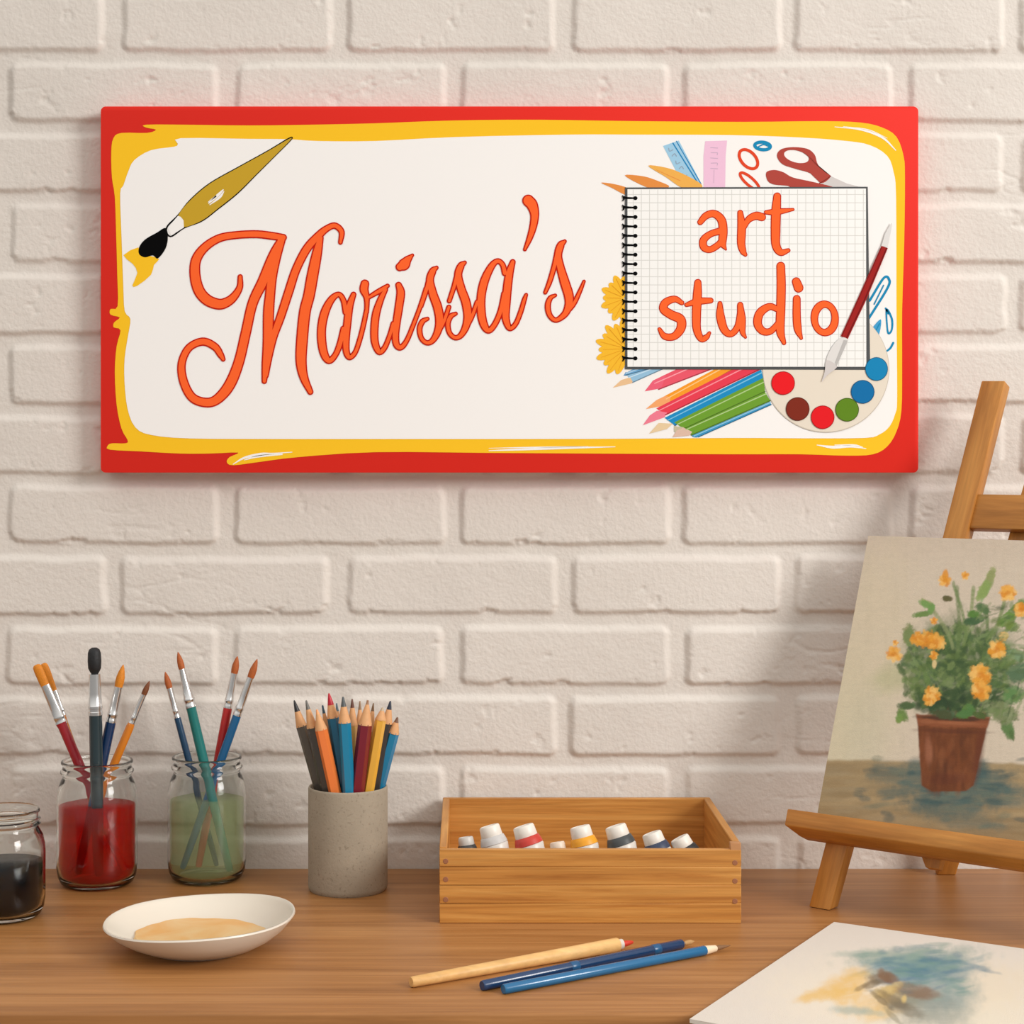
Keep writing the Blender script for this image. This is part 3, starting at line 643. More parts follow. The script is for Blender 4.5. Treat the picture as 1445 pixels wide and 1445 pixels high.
for a in [
 ((415,988), 1023, 450, -.004, -.003, (92,84,74), (40,38,40), .0052, 'dark grey pencil with black lead, furthest left in the cup', .45),
 ((432,988), 1025, 459, -.021, -.019, (72,68,62), (110,108,102), .0052, 'charcoal pencil with grey lead, second from the left in the cup', .35),
 ((447,1001), 1028, 471, -.028, -.0255, (238,128,62), (244,168,110), .0058, 'orange pencil with pale tip at the front left of the cup', .25),
 ((455,995), 1052, 477, -.010, -.008, (110,34,40), (52,84,104), .0055, 'maroon pencil with blue grey lead, half hidden behind the orange one', .2),
 ((464,978), 1011, 486, -.020, -.016, (22,104,140), (190,30,50), .0055, 'blue pencil with crimson lead, tallest in the cup', .5),
 ((484,983), 1018, 492, -.030, -.0275, (28,130,168), (82,88,90), .0058, 'blue pencil with grey lead at the front middle of the cup', .4),
 ((497,986), 1022, 499, -.006, -.006, (226,178,96), (96,52,34), .0048, 'tan pencil with dark brown lead in the middle of the cup', .35),
 ((508,989), 1030, 506, .006, .006, (230,184,104), (150,120,90), .0045, 'tan pencil with pale tip at the back middle of the cup', .3),
 ((519,988), 1021, 505, -.026, -.0245, (122,24,42), (160,120,90), .0066, 'thick maroon pencil with bare wood tip, front right of middle in the cup', .18),
 ((540,998), 1014, 521, -.020, -.0195, (232,176,66), (190,170,140), .0052, 'golden yellow pencil with bare tip at the front right of the cup', .3),
 ((551,989), 1019, 531, -.004, -.004, (66,62,60), (34,42,60), .0054, 'dark grey pencil with navy lead, second from the right in the cup', .4),
 ((561,1012), 1033, 535, -.004, -.002, (26,128,172), (120,84,62), .0056, 'bright blue pencil with brown lead, furthest right in the cup', .35),
 ((475,992), 1030, 484, .006, .006, (150,150,140), (90,110,120), .0045, 'thin grey pencil at the back behind the crimson lead one', .3),
 ((527,992), 1030, 514, .010, .010, (200,140,70), (120,90,60), .0045, 'brown pencil at the back behind the thick maroon one', .3)]:
    pencil(*a)

# ------------------------------------------------------------------ saucer
m_cer = mat('white_glazed_ceramic', (222, 214, 200), .28, spec=.5, noise=.02, nscale=20)
S0 = on_z(282, 1337); SR = .0785; SH = .0262
def wob(a, r, z):
    k = max(0, (z-.004)/.022); return (.0010*k*math.sin(2*a+.6), k*(.0030*math.cos(a)+.0008*math.sin(3*a)))
mb = MB(); prof = [(0,.0015),(.036,.0015),(.038,0),(.041,0),(.0425,.0015),(.050,.0035),(.061,.009),(.070,.0155),(.0765,.0225),(SR,SH-.0012),(SR-.0006,SH),(SR-.002,SH),(SR-.0035,SH-.0022),(.069,.0190),(.0615,.0128),(.052,.0082),(.042,.0062),(0,.0056)]
lathe(mb, S0.x, S0.y, T, prof, 96, wob=wob)
sau = mb.build('saucer', m_cer, None, angle=60); tag(sau, 'shallow white ceramic dish with a pale orange paint wash, in front of the jars', 'dish')
m_w, nt, b_ = nodes('orange_wash')
tc = nt.nodes.new('ShaderNodeTexCoord'); n = nt.nodes.new('ShaderNodeTexNoise'); n.inputs['Scale'].default_value = 22; n.inputs['Detail'].default_value = 6; n.inputs['Distortion'].default_value = .7
nt.links.new(tc.outputs['Object'], n.inputs['Vector']); r_ = nt.nodes.new('ShaderNodeValToRGB')
r_.color_ramp.elements[0].position = .38; r_.color_ramp.elements[0].color = lin((226,190,132)); r_.color_ramp.elements[1].position = .68; r_.color_ramp.elements[1].color = lin((222,160,72))
nt.links.new(n.outputs['Fac'], r_.inputs['Fac']); nt.links.new(r_.outputs['Color'], b_.inputs['Base Color']); b_.inputs['Roughness'].default_value = .35
V = []; cxw, cyw = S0.x-.001, S0.y+.001; nn = 96
V.append(Vector((cxw, cyw, T+.0108)))
for rr_ in (.5, .97, 1.0):
    for i in range(nn):
        a = 2*PI*i/nn; R = .0560+.0018*math.sin(3*a+1)+.0012*math.sin(7*a)+.0007*math.sin(17*a+2)
        V.append(Vector((cxw+R*rr_*math.cos(a), cyw+R*rr_*math.sin(a)*.97, T+.0108-(.0025 if rr_ == 1.0 else 0)+(.0008 if rr_ < .6 else 0)*0)))
Fs = [(0, 1+i, 1+(i+1) % nn) for i in range(nn)]
for q in (0, 1): Fs += [(1+q*nn+i, 1+(q+1)*nn+i, 1+(q+1)*nn+(i+1) % nn, 1+q*nn+(i+1) % nn) for i in range(nn)]
build('paint_wash', V, Fs, m_w, sau, smooth=True)

# ------------------------------------------------------------------ wooden box
m_box = wood('honey_pine', (164, 102, 42), (194, 134, 64), (212, 156, 84), stretch=(4, 40, 110), rough=.45, dist=.9, bump=.1)
m_boxs = wood('honey_pine_side', (164, 102, 42), (194, 134, 64), (212, 156, 84), stretch=(40, 4, 110), rough=.45, dist=.9, bump=.1)
m_peg = mat('dowel_brown', (152, 98, 66), .6); m_dk = mat('board_gap_brown', (110, 62, 26), .7)
BF = on_z(833, 1303).y; bx0 = pw(620, 1303, BF).x; bx1 = pw(1046, 1303, BF).x; BB = -.004
hF = CAMZ-(1199-VY)*(BF-CAMY)/F-T; hB = CAMZ-(1125-VY)*(BB-CAMY)/F-T
th = .0068
bo = empty('wooden_box', ((bx0+bx1)/2, (BF+BB)/2, T)); tag(bo, 'open honey pine box holding paint tubes, standing against the brick wall', 'box')
mb = MB(); zz = [0, .0218, .0436, hF]
zz = [0, hF*.285, hF*.54, hF*.765, hF]
zl = [0, .0175, .0333, .0495, hF]
for i in range(4): hexa(mb, boxv(bx0, bx1, BF, BF+th, T+zl[i], T+zl[i+1]-.00005), .0006, 1)
mb.build('front_panel', m_box, bo)
mb = MB(); hexa(mb, boxv(bx0, bx1, BB-th, BB, T, T+hB), .0007, 1); mb.build('back_panel', m_box, bo)
for x0, x1 in ((bx0, bx0+th), (bx1-th, bx1)):
    ya, yb = BF+th, BB-th; hf = hF+.0055 if x0 > 0 else hF+.001
    v = [(x0,ya,T),(x1,ya,T),(x1,yb,T),(x0,yb,T),(x0,ya,T+hf),(x1,ya,T+hf),(x1,yb,T+hB),(x0,yb,T+hB)]
    mb = MB(); hexa(mb, v, .0007, 1); mb.build('side_panel', m_boxs, bo)
mb = MB(); hexa(mb, boxv(bx1-th*1.4, bx1-.0002, BF+.0002, BF+th*1.0, T+hF-.002, T+hF+.0060), .0005, 1); mb.build('corner_post', mat('greyed_pine', (186, 134, 88), .6), bo)
mb = MB(); hexa(mb, boxv(bx0+th, bx1-th, BF+th, BB-th, T+.001, T+.006), 0); mb.build('bottom_panel', m_box, bo)
for x in (bx0+.0055, bx1-.0055):
    for z in (.0115+.0038, .0270+.006, .0430+.006):
        pz = T+(z+.0054 if x < .1 else z+.0040)
        mb = MB(); axial(mb, (x, BF-.0003, pz), (x, BF+.004, pz), [(0, .0021), (.0003, .0024), (.004, .0024)], 16, side=(1,0,0)); mb.build('dowel', m_peg, bo)

# paint tubes in the box
m_cap = mat('white_plastic_cap', (232, 226, 216), .4); m_tw = mat('white_tube', (214, 208, 200), .35, metal=0, noise=.05)
def tube(px, py, r, band, label, tilt=-18, back=8, capc=None, dy=0, bandfrac=(.52, .74), Hh=None, bodyc=None):
    """px, py: top centre of the cap as seen; the tube stands in the box leaning left"""
    yc = BF+.05+dy
    top = pw(px, py, yc)
    D = Vector((math.tan(math.radians(tilt)), math.tan(math.radians(back)), 1)).normalized()
    s = (top.z-(T+.0064+r*.35))/D.z; B = top-D*s; L = s
    t = empty('paint_tube', B); tag(t, label, 'paint tube', 'paint tubes in the wooden box')
    rc = r*.86; c0 = L-r*.86; c1 = c0-r*.62         # cap foot, band foot
    mm = mat('tube_wrap', bodyc, .4) if bodyc else m_tw
    m = MB(); axial(m, B, top, [(0, r*.95), (.0006, r*1.0), (c1-r*.5, r*1.05), (c1-r*.1, r*1.1), (c1, r*1.04)], 36, side=(1,0,0)); m.build('tube_body', mm, t)
    m = MB(); axial(m, B, top, [(c1-.0005, r*1.0), (c1+.0004, r*1.10), (c1+(c0-c1)*.5, r*1.03), (c0-.0004, r*.94), (c0+.0002, r*.86)], 36, side=(1,0,0), caps=False); m.build('colour_band', mat('label_band', band, .4, noise=.12, nscale=200), t)
    m = MB(); axial(m, B, top, [(c0-.0004, rc*.96), (c0+.0004, rc*1.0), (L-.0016, rc*.94), (L-.0004, rc*.88), (L, rc*.78), (L-.0006, rc*.70), (L-.0007, .0001)], 36, side=(1,0,0), caps=False); m.build('cap', mat('cap', capc, .4) if capc else m_cap, t)
tube(657, 1181, .0085, (60,58,58), 'small grey capped paint tube at the left end of the wooden box', -8, 8, (200,196,190), 0)
tube(690, 1165, .0115, (196,194,192), 'large paint tube with pale grey band, second from the left in the box', -16)
tube(738, 1165, .0120, (196,58,46), 'paint tube with red band in the box', -18)
tube(786, 1188, .0085, (214,196,176), 'small cream paint tube barely showing between the red and the yellow banded ones', -10, 10, (226,210,192))
tube(818, 1166, .0115, (232,160,30), 'paint tube with yellow band in the box', -14)
tube(868, 1165, .0120, (66,70,72), 'paint tube with charcoal band in the box', -18)
tube(919, 1175, .0112, (52,62,88), 'paint tube with navy band, second from the right in the box', -20)
tube(958, 1182, .0110, (40,40,44), 'paint tube with black band at the right end of the box', -28)

# ------------------------------------------------------------------ sticks lying on the table
def lying(kind, a, b, r0, r1, label, category, mh, extra):
    A = on_z(*a, T+r0); B = on_z(*b, T+r1)
    t = empty(kind, ((A.x+B.x)/2, (A.y+B.y)/2, T)); tag(t, label, category, 'brushes lying on the table')
    L = (B-A).length; D = (B-A).normalized()
    m = MB(); axial(m, A, B, [(0, r0*.86), (.0012, r0), (L*.5, (r0+r1)/2), (L-.001, r1), (L, r1*.9)], 28); m.build('handle', mh, t)
    extra(t, A, B, D, L)
m_nat = wood('natural_pale_wood', (214,164,98), (228,182,118), (236,196,136), stretch=(8, 40, 40), rough=.45, bump=.05)
def ex1(t, A, B, D, L):
    m = MB(); axial(m, B-D*.002, B+D*.02, [(0,.0044),(.006,.0042),(.0068,.0030)], 20); m.build('collar', mat('clear_collar', (214,206,196), .2), t)
    m = MB(); axial(m, B+D*.003+Vector((0,-.001,0)), B+D*.02, [(0,.0025),(.006,.0024),(.0115,.0014),(.013,.0004)], 16); m.build('tip', mat('red_tip', (206,58,40), .4), t)
lying('wooden_stick_brush', (580,1386), (872,1333), .0042, .0058, 'pale natural wood stick with red tip, rearmost of three lying before the box', 'paintbrush', m_nat, ex1)
m_db = lac('dark_blue_lacquer', (14,54,96)); m_lb = lac('sky_blue_lacquer', (14,100,148))
def ex2(t, A, B, D, L):
    m = MB()
    for s in (L*.42, L*.84): axial(m, A+D*s, B+D*.1, [(0,.0040),(.0006,.00435),(.0075,.00435),(.0081,.0040)], 24)
    m.build('band', mat('blue_band', (26,84,128), .3), t)
    m = MB(); axial(m, B-D*.001, B+D*.05, [(0,.0036),(.002,.0028),(.004,.0018)], 16); m.build('ferrule', m_ferr, t)
    m = MB(); axial(m, B+D*.002, B+D*.05, [(0,.0015),(.004,.0022),(.008,.0020),(.012,.0003)], 16); m.build('bristles', mat('tan_bristle', (182,140,88), .7, noise=.2, nscale=400), t)
lying('paintbrush', (680,1391), (962,1332), .0040, .0041, 'dark blue lacquered brush with two bands, middle of three lying before the box', 'paintbrush', m_db, ex2)
def ex3(t, A, B, D, L):
    m = MB(); axial(m, B-D*.001, B+D*.05, [(0,.0037),(.005,.0034),(.012,.0026),(.0135,.0014)], 20); m.build('ferrule', mat('cream_ferrule', (232,214,184), .4), t)
    m = MB(); axial(m, B+D*.011, B+D*.05, [(0,.0018),(.004,.0021),(.009,.0014),(.0165,.0002)], 16); m.build('bristles', mat('dark_tan_bristle', (128,92,60), .7, noise=.2, nscale=400), t)
lying('paintbrush', (710,1396), (995,1341), .0039, .0040, 'sky blue brush with cream ferrule, nearest of the three lying in front of the box', 'paintbrush', m_lb, ex3)

# ------------------------------------------------------------------ painting helper (numpy brushwork, pigment only)
class Painter:
    def __init__(s, PX, PY, base): s.x = PX; s.y = PY; s.c = np.ones(PX.shape+(3,))*np.array(lin(base)[:3]); s.n = 0
    def blend(s, a, col): s.c += (np.array(lin(col)[:3])-s.c)*a[..., None]
    def dab(s, cx, cy, rx, ry, ang, col, op=.8, soft=.35, rag=.25, fs=.09, streak=0):
        s.n += 1
        R = max(rx, ry)*1.8
        msk = (np.abs(s.x-cx) < R) & (np.abs(s.y-cy) < R)
        if not msk.any(): return
        ii = np.where(msk); i0, i1, j0, j1 = ii[0].min(), ii[0].max()+1, ii[1].min(), ii[1].max()+1
        X = s.x[i0:i1, j0:j1]; Y = s.y[i0:i1, j0:j1]
        c, n = math.cos(ang), math.sin(ang); u = (X-cx)*c+(Y-cy)*n; v = -(X-cx)*n+(Y-cy)*c
        d = np.hypot(u/rx, v/ry) + vnoise(X*fs+s.n*3.3, Y*fs+s.n*1.7, 7, 4, .6)*rag
        a = (1-sstep(1-soft, 1+soft, d))*op
        if streak: a = a*np.clip(1+streak*vnoise(u*.03+s.n, v*.5, 5, 3), 0, 1)
        s.c[i0:i1, j0:j1] += (np.array(lin(col)[:3])-s.c[i0:i1, j0:j1])*a[..., None]
    def poly(s, pts, col, op=1, soft=2.0, rag=2.0):
        d = np.full(s.x.shape, -1e9); n = len(pts)
        area = sum(pts[i][0]*pts[(i+1) % n][1]-pts[(i+1) % n][0]*pts[i][1] for i in range(n)); sg = 1 if area > 0 else -1
        for i in range(n):
            (x0, y0), (x1, y1) = pts[i], pts[(i+1) % n]; l = math.hypot(x1-x0, y1-y0)
            d = np.maximum(d, sg*((y1-y0)*(s.x-x0)-(x1-x0)*(s.y-y0))/l)
        d += vnoise(s.x*.12, s.y*.12, 13, 3)*rag
        s.blend((1-sstep(-soft, soft, d))*op, col)
def project(P):
    Y = P[..., 1]-CAMY
    return VX+F*P[..., 0]/Y, VY+F*(CAMZ-P[..., 2])/Y

# ------------------------------------------------------------------ easel
th_, ph_ = math.radians(38), math.radians(23)
FT = on_z(1163, 1284)
r3 = Vector((math.cos(th_), -math.sin(th_), 0)); up3 = Vector((math.sin(ph_)*math.sin(th_), math.sin(ph_)*math.cos(th_), math.cos(ph_)))
n3 = r3.cross(up3)
def E(u, v, w=0): return FT+r3*u+up3*v+n3*w
def uv(px, py, w=0):
    C = Vector((0, CAMY, CAMZ)); d = (pw(px, py, 0)-C); P0 = FT+n3*w
    t = (P0-C).dot(n3)/d.dot(n3); q = C+d*t-FT
    return q.dot(r3), q.dot(up3)
from mathutils import Matrix
def grain(d):               # euler of a frame whose x axis is the grain direction
    x = Vector(d).normalized(); y = n3.cross(x).normalized(); z = x.cross(y)
    return tuple(Matrix((x, y, z)).transposed().to_euler())
def beech(name, d): return wood(name, (160, 102, 40), (184, 123, 54), (202, 143, 70), stretch=(6, 60, 60), rough=.42, bump=.08, dist=.5, rot=grain(d))
m_eash = beech('easel_beech_rail', r3)
ea = empty('table_easel', (FT.x+.1, FT.y, T)); tag(ea, 'honey brown wooden table easel holding the potted flower painting', 'easel')
tl = uv(1385, 537); tr = uv(1418, 537); bl = uv(1141, 1280); br = uv(1170, 1287)
lt = uv(1141+.262*330, 950), uv(1170+.277*337, 950); pb = uv(1385-.25*500, 1037), uv(1418-.25*500, 1037)
thk = .015
def leg(bl, br, tl, tr, name='leg', foot=True):
    fr = []; bk = []; m_eas = beech('easel_beech_leg', E(*tl)-E(*bl))
    for (u, v), low in ((bl, 1), (br, 1), (tr, 0), (tl, 0)):
        a = E(u, v, 0); b = E(u, v, -thk)
        if low and foot:
            d = up3+r3*((tl[0]-bl[0])/(tl[1]-bl[1]))
            a = a-d*((a.z-T-.0003)/d.z); b = b-d*((b.z-T-.0003)/d.z)
        fr.append(a); bk.append(b)
    mb = MB(); prism(mb, fr, bk, .0012, 2); return mb.build(name, m_eas, ea)
leg(bl, br, lt[0], lt[1]); leg(pb[0], pb[1], tl, tr, 'upper_post', False)
um = uv(1452, 750)[0]+.004            # centre mast line
mir = lambda p: (2*um-p[0], p[1])
leg(mir(br), mir(bl), mir(lt[1]), mir(lt[0])); leg(mir(pb[1]), mir(pb[0]), mir(tr), mir(tl), 'upper_post', False)
mb = MB(); va, vc = uv(1300, 1000)[1]-.02, uv(1300, 1000)[1]+.02; fr = [E(lt[0][0]-.01, va, -thk-.0003), E(2*um-lt[0][0]+.01, va, -thk-.0003), E(2*um-lt[0][0]+.01, vc, -thk-.0003), E(lt[0][0]-.01, vc, -thk-.0003)]
prism(mb, fr, [p-n3*.008 for p in fr], .001, 2); mb.build('back_rail', m_eash, ea)
vb = uv(1320, 1226, -.0135)[1]; umb = uv(1291, 1222, -.0135)[0]; vtop = tl[1]-.02
# crossbar
ca = uv(1381, 697, -.003); cb = uv(1372, 745, -.003)
mb = MB(); fr = [E(cb[0]-.004, cb[1], -.003), E(2*um-cb[0]+.004, cb[1], -.003), E(2*um-ca[0]+.004, ca[1], -.003), E(ca[0]-.004, ca[1], -.003)]
prism(mb, fr, [p-n3*.010 for p in fr], .001, 2); mb.build('crossbar', m_eash, ea)
# mast with chamfered foot
mw = .011
mb = MB(); print('umb', umb, um); ux = umb+mw; fr = [E(ux-mw, vb+.016, -.0135), E(ux-mw*.1, vb, -.0135), E(ux+mw, vb, -.0135), E(um+mw, vtop, -.0135), E(um-mw, vtop, -.0135)]
prism(mb, fr, [p-n3*.010 for p in fr], .001, 2); mb.build('mast', beech('easel_beech_mast', up3), ea)
# rear leg
top = E(um, cb[1]+.005, -.030); ft = Vector((pw(1334, 1228, -.024).x, -.024, T)); 
dd = (top-ft).normalized(); sd = Vector((1, 0, 0)); n_ = dd.cross(sd).normalized(); hw_ = .009
fr = [ft-sd*hw_, ft+sd*hw_, top+sd*hw_, top-sd*hw_]
mb = MB(); prism(mb, [p-Vector((0, .005, 0)) for p in fr], [p+Vector((0, .005, 0)) for p in fr], .001, 2); mb.build('rear_leg', beech('easel_beech_rear', dd), ea)
# ledge
WL = .030
la = uv(1111, 1141, WL); lb = uv(1110, 1165, WL)
vt = la[1]; u0 = la[0]; u1 = 2*um-u0
hv = vt-lb[1]
prof = [(-.0005, vt), (WL, vt), (WL, vt-hv), (WL-.015, vt-hv-.0055), (-.0005, vt-hv-.0055)]
mb = MB()
prism(mb, [E(u0+(.010 if i == 3 or i == 4 else 0), v, w) for i, (w, v) in enumerate(prof)], [E(u1-(.010 if i == 3 or i == 4 else 0), v, w) for i, (w, v) in enumerate(prof)], .0012, 2)
mb.build('ledge', m_eash, ea)
print('EASEL um', um, 'tops', E(*tl), E(*tl, -thk), 'ledge vt', vt, 'hv', hv, 'vb', vb, 'u1', u1)

# canvas panel
w0, w1 = .0008, .0052
ctl = uv(1227, 756, w1); cbl = uv(1152, 1146, w1)
print('canvas tl', ctl, 'bl', cbl)
cu0 = (ctl[0]+cbl[0])/2; cv0 = vt+.0002; cv1 = ctl[1]; cw = .235
print('skew', ctl[0]-cbl[0], 'height', cv1-cv0)
sk = ctl[0]-cbl[0]
m_can = vcol_mat('painted_canvas', .6, .35, 1100)
m_edge = mat('canvas_edge', (150,132,108), .8)
nu, nv = 330, 400
U, Vv = np.meshgrid(np.linspace(cu0, cu0+cw, nu), np.linspace(cv0, cv1, nv))
P = np.array(FT)+U[..., None]*np.array(r3)+Vv[..., None]*np.array(up3)+w1*np.array(n3)
PX, PY = project(P)
pt = Painter(PX, PY, (214, 200, 180))
Q = lambda x, y: (1145+.3115*x, 750+.3115*y)
def D8(x, y, rx, ry, ang, col, *a, **k): cx, cy = Q(x, y); pt.dab(cx, cy, rx*.3115, ry*.3115, ang, col, *a, **k)
pt.blend(.35*sstep(820, 760, PY), (204, 186, 168)); pt.blend(.6*sstep(900, 1040, PY)*sstep(1300, 1190, PX), (214, 206, 176))
D8(250,520,200,420,.15,(216,202,172),.6,.6); D8(130,820,90,300,.2,(210,200,170),.5,.6); D8(250,880,90,180,.1,(202,196,170),.45,.6); D8(380,660,100,60,-.3,(176,180,132),.5,.6)
pt.blend(np.clip(.12*vnoise(PX*.18, PY*.02, 3, 3), 0, .12), (170, 160, 130))
# table ground
gy = 1072+.02*(PX-1170)+vnoise(PX*.04, PY*.04, 8, 3)*2.5
pt.blend(sstep(-3, 3, PY-gy)*.95, (164, 142, 104)); pt.blend(sstep(0, 90, PY-gy)*.5, (142, 122, 88))
for _ in range(120):
    x = random.uniform(20, 1250); y = random.uniform(1060, 1420)
    D8(x, y, random.uniform(40,130), random.uniform(8,22), random.uniform(-.1,.1), random.choice([(176,152,112),(150,126,88),(186,162,122),(134,118,90),(160,146,118)]), .35, .5, streak=.8)
for x, y, rx, ry, o in ((350,1100,100,45,.5),(480,1110,70,60,.6),(380,1180,70,25,.55),(640,1190,200,60,.7),(800,1140,110,60,.65),(620,1250,170,50,.6),(900,1200,120,50,.5),(770,1090,40,60,.7),(470,1070,40,50,.5),(700,1310,130,40,.4),(560,1160,80,40,.6)):
    D8(x, y, rx, ry, random.uniform(-.1,.1), (62,96,98), o, .5, .5, streak=.5)
for _ in range(70):
    D8(random.gauss(650,200), random.gauss(1180,60), random.uniform(20,60), random.uniform(8,18), random.uniform(-.2,.2), random.choice([(54,84,88),(84,108,104),(44,78,84),(110,120,104)]), .45, .5, .4, streak=.7)
# foliage
gr = [(96,118,62),(72,98,54),(118,140,84),(58,84,50),(132,154,100),(84,110,70),(104,132,72)]
for x, y, rx, ry in ((650,600,190,200),(560,560,130,120),(780,600,160,170),(620,740,150,90),(860,640,100,130),(480,640,60,90)):
    D8(x, y, rx, ry, 0, (98,118,78), .55, .45, .45)
for _ in range(620):
    a = random.uniform(0, 2*PI); q = random.random()**.55
    x = 670+265*q*math.cos(a); y = 630+210*q*math.sin(a)
    if y > 815: continue
    dark = 1 if (y > 700 or abs(x-680) < 120 and y > 520) else 0
    c = random.choice(gr[:4] if dark else gr)
    D8(x, y, random.uniform(12,38), random.uniform(6,16), random.uniform(0, PI), c, random.uniform(.4,.8), .35, .7, .25)
for _ in range(60): D8(random.gauss(650,90), random.uniform(720,830), random.uniform(16,40), random.uniform(8,18), random.uniform(0,PI), random.choice([(44,66,42),(50,76,46),(62,86,50)]), .6, .4, .4)
def stem(x0, y0, x1, y1, w, c):
    for i in range(14):
        t = i/13; D8(x0+(x1-x0)*t+8*math.sin(t*4), y0+(y1-y0)*t, w, 16, 0, c, .6, .4)
for s_ in ((660,560,665,260,10,(100,124,70)),(640,520,560,360,7,(140,152,104)),(690,500,740,260,9,(128,148,92)),(780,560,800,350,8,(92,118,66)),(700,480,650,240,7,(110,134,78)),(800,500,880,320,8,(120,140,84)),(850,480,930,380,8,(110,136,76))): stem(*s_)
def leaf(x, y, l, w, ang, c):
    for k_ in range(3): D8(x+random.uniform(-3,3), y+random.uniform(-3,3), l, w, ang, tuple(int(v+random.uniform(-14,14)) for v in c), .7, .25, .6, .22)
for L_ in ((520,330,30,16,.5,(126,150,80)),(505,375,38,12,-.2,(118,146,84)),(545,350,14,24,.2,(122,148,82)),(805,225,18,62,.35,(146,164,100)),(780,270,20,50,.5,(136,158,98)),(740,400,46,18,-.3,(72,104,56)),(775,350,34,20,.6,(88,120,62)),(735,375,26,16,.1,(90,122,66)),
           (890,390,60,22,-.7,(104,138,64)),(935,340,40,16,-.8,(120,146,74)),(905,430,30,22,.4,(108,140,66)),(430,790,36,16,0,(78,106,56)),(412,830,30,18,.9,(96,130,60)),(395,850,14,20,.5,(120,146,84)),(440,470,24,44,0,(122,144,84)),(890,890,24,46,-.3,(94,120,62)),(905,920,10,26,-.3,(94,120,62)),(915,740,44,34,-.4,(110,138,84)),(940,640,50,40,-.5,(98,126,74)),(870,820,60,40,.4,(120,140,94)),(710,810,22,26,.3,(96,132,66)),
           (930,560,40,24,.3,(130,150,110)),(615,305,22,12,.1,(100,92,60))): leaf(*L_)
ye = [(232,160,52),(224,144,40),(240,178,80),(246,196,110)]
def bloom(x, y, r, n=10, big=None):
    for i in range(n):
        a = 2*PI*i/n+random.uniform(-.3,.3); D8(x+r*.5*math.cos(a), y+r*.5*math.sin(a), r*.5, r*.32, a, random.choice(ye), .8, .3, .6, .3)
    D8(x, y, r*.35, r*.3, 0, (214,128,34), .6, .5)
for b in ((605,222,30),(697,200,20),(890,278,40),(950,355,34),(555,405,18),(480,485,34),(520,490,44),(565,500,42),(555,560,22),(375,555,38),(380,505,14),(840,535,42),(870,475,22),(765,650,50),(770,720,46),(545,740,40),(535,760,30)): bloom(*b)
D8(607,200,14,30,0,(228,152,46),.9,.25); D8(870,470,24,14,0,(238,206,140),.8,.3); D8(557,600,10,20,0,(238,208,150),.8,.3)
for _ in range(220):
    x, y = random.uniform(760, 980), random.uniform(330, 860)
    D8(x, y, random.uniform(10,30), random.uniform(4,10), random.uniform(-1.4,.4), random.choice(gr+[(150,160,120),(128,146,104)]), random.uniform(.25,.6), .4, .6, .25)
for b in ((840,535,42),(890,278,36),(950,355,34),(765,650,48),(770,720,44)): bloom(*b)
# pot
pt.poly([Q(478,832),(Q(806,846)),Q(735,1150),Q(700,1176),Q(545,1178),Q(500,1150)], (112,62,32), 1, 1.6, .6)
for _ in range(150):
    y = random.uniform(860,1160); t = (y-840)/330; x0 = 482+20*t; x1 = 800-75*t
    x = random.uniform(x0+10, x1-10)
    c = random.choice([(132,74,40),(104,56,28),(142,88,54),(88,48,26),(118,66,32)])
    D8(x, y, random.uniform(8,18), random.uniform(20,50), .05, c, .4, .5, .3)
D8(530,990,16,60,-.05,(172,112,84),.5,.6); D8(620,1120,90,26,0,(92,44,28),.5,.6); D8(760,1000,22,130,.15,(102,50,32),.55,.5)
pt.poly([Q(474,826),Q(808,842),Q(800,892),Q(482,880)], (142,82,50), .9, 1.6, 1.2)
D8(640,846,150,12,.04,(60,42,30),.8,.35); D8(640,905,150,10,.04,(92,48,30),.6,.5); D8(660,868,120,8,.04,(170,108,72),.5,.5); D8(520,860,30,12,.04,(160,100,66),.5,.5)
for L_ in ((600,830,50,18,.2,(66,90,52)),(700,825,40,20,-.3,(86,116,60)),(760,830,30,14,.3,(70,92,50))): leaf(*L_)
pt.c *= (1+.05*vnoise(PX*.5, PY*.5, 31, 3)+.04*vnoise(PX*.09, PY*.5, 32, 2))[..., None]
pa = grid_mesh('flower_painting', P-np.array(E(cu0+cw/2, cv0, w1)), m_can, pt.c)
pa.location = E(cu0+cw/2, cv0, w1); tag(pa, 'painting of yellow flowers in a terracotta pot, leaning on the wooden easel', 'painting')
mb = MB(); fr = [E(cu0, cv0, w1-.0001), E(cu0+cw, cv0, w1-.0001), E(cu0+cw, cv1, w1-.0001), E(cu0, cv1, w1-.0001)]
prism(mb, fr, [p-n3*(w1-w0) for p in fr], .0002, 1); mb.build('backing_board', m_edge, pa)

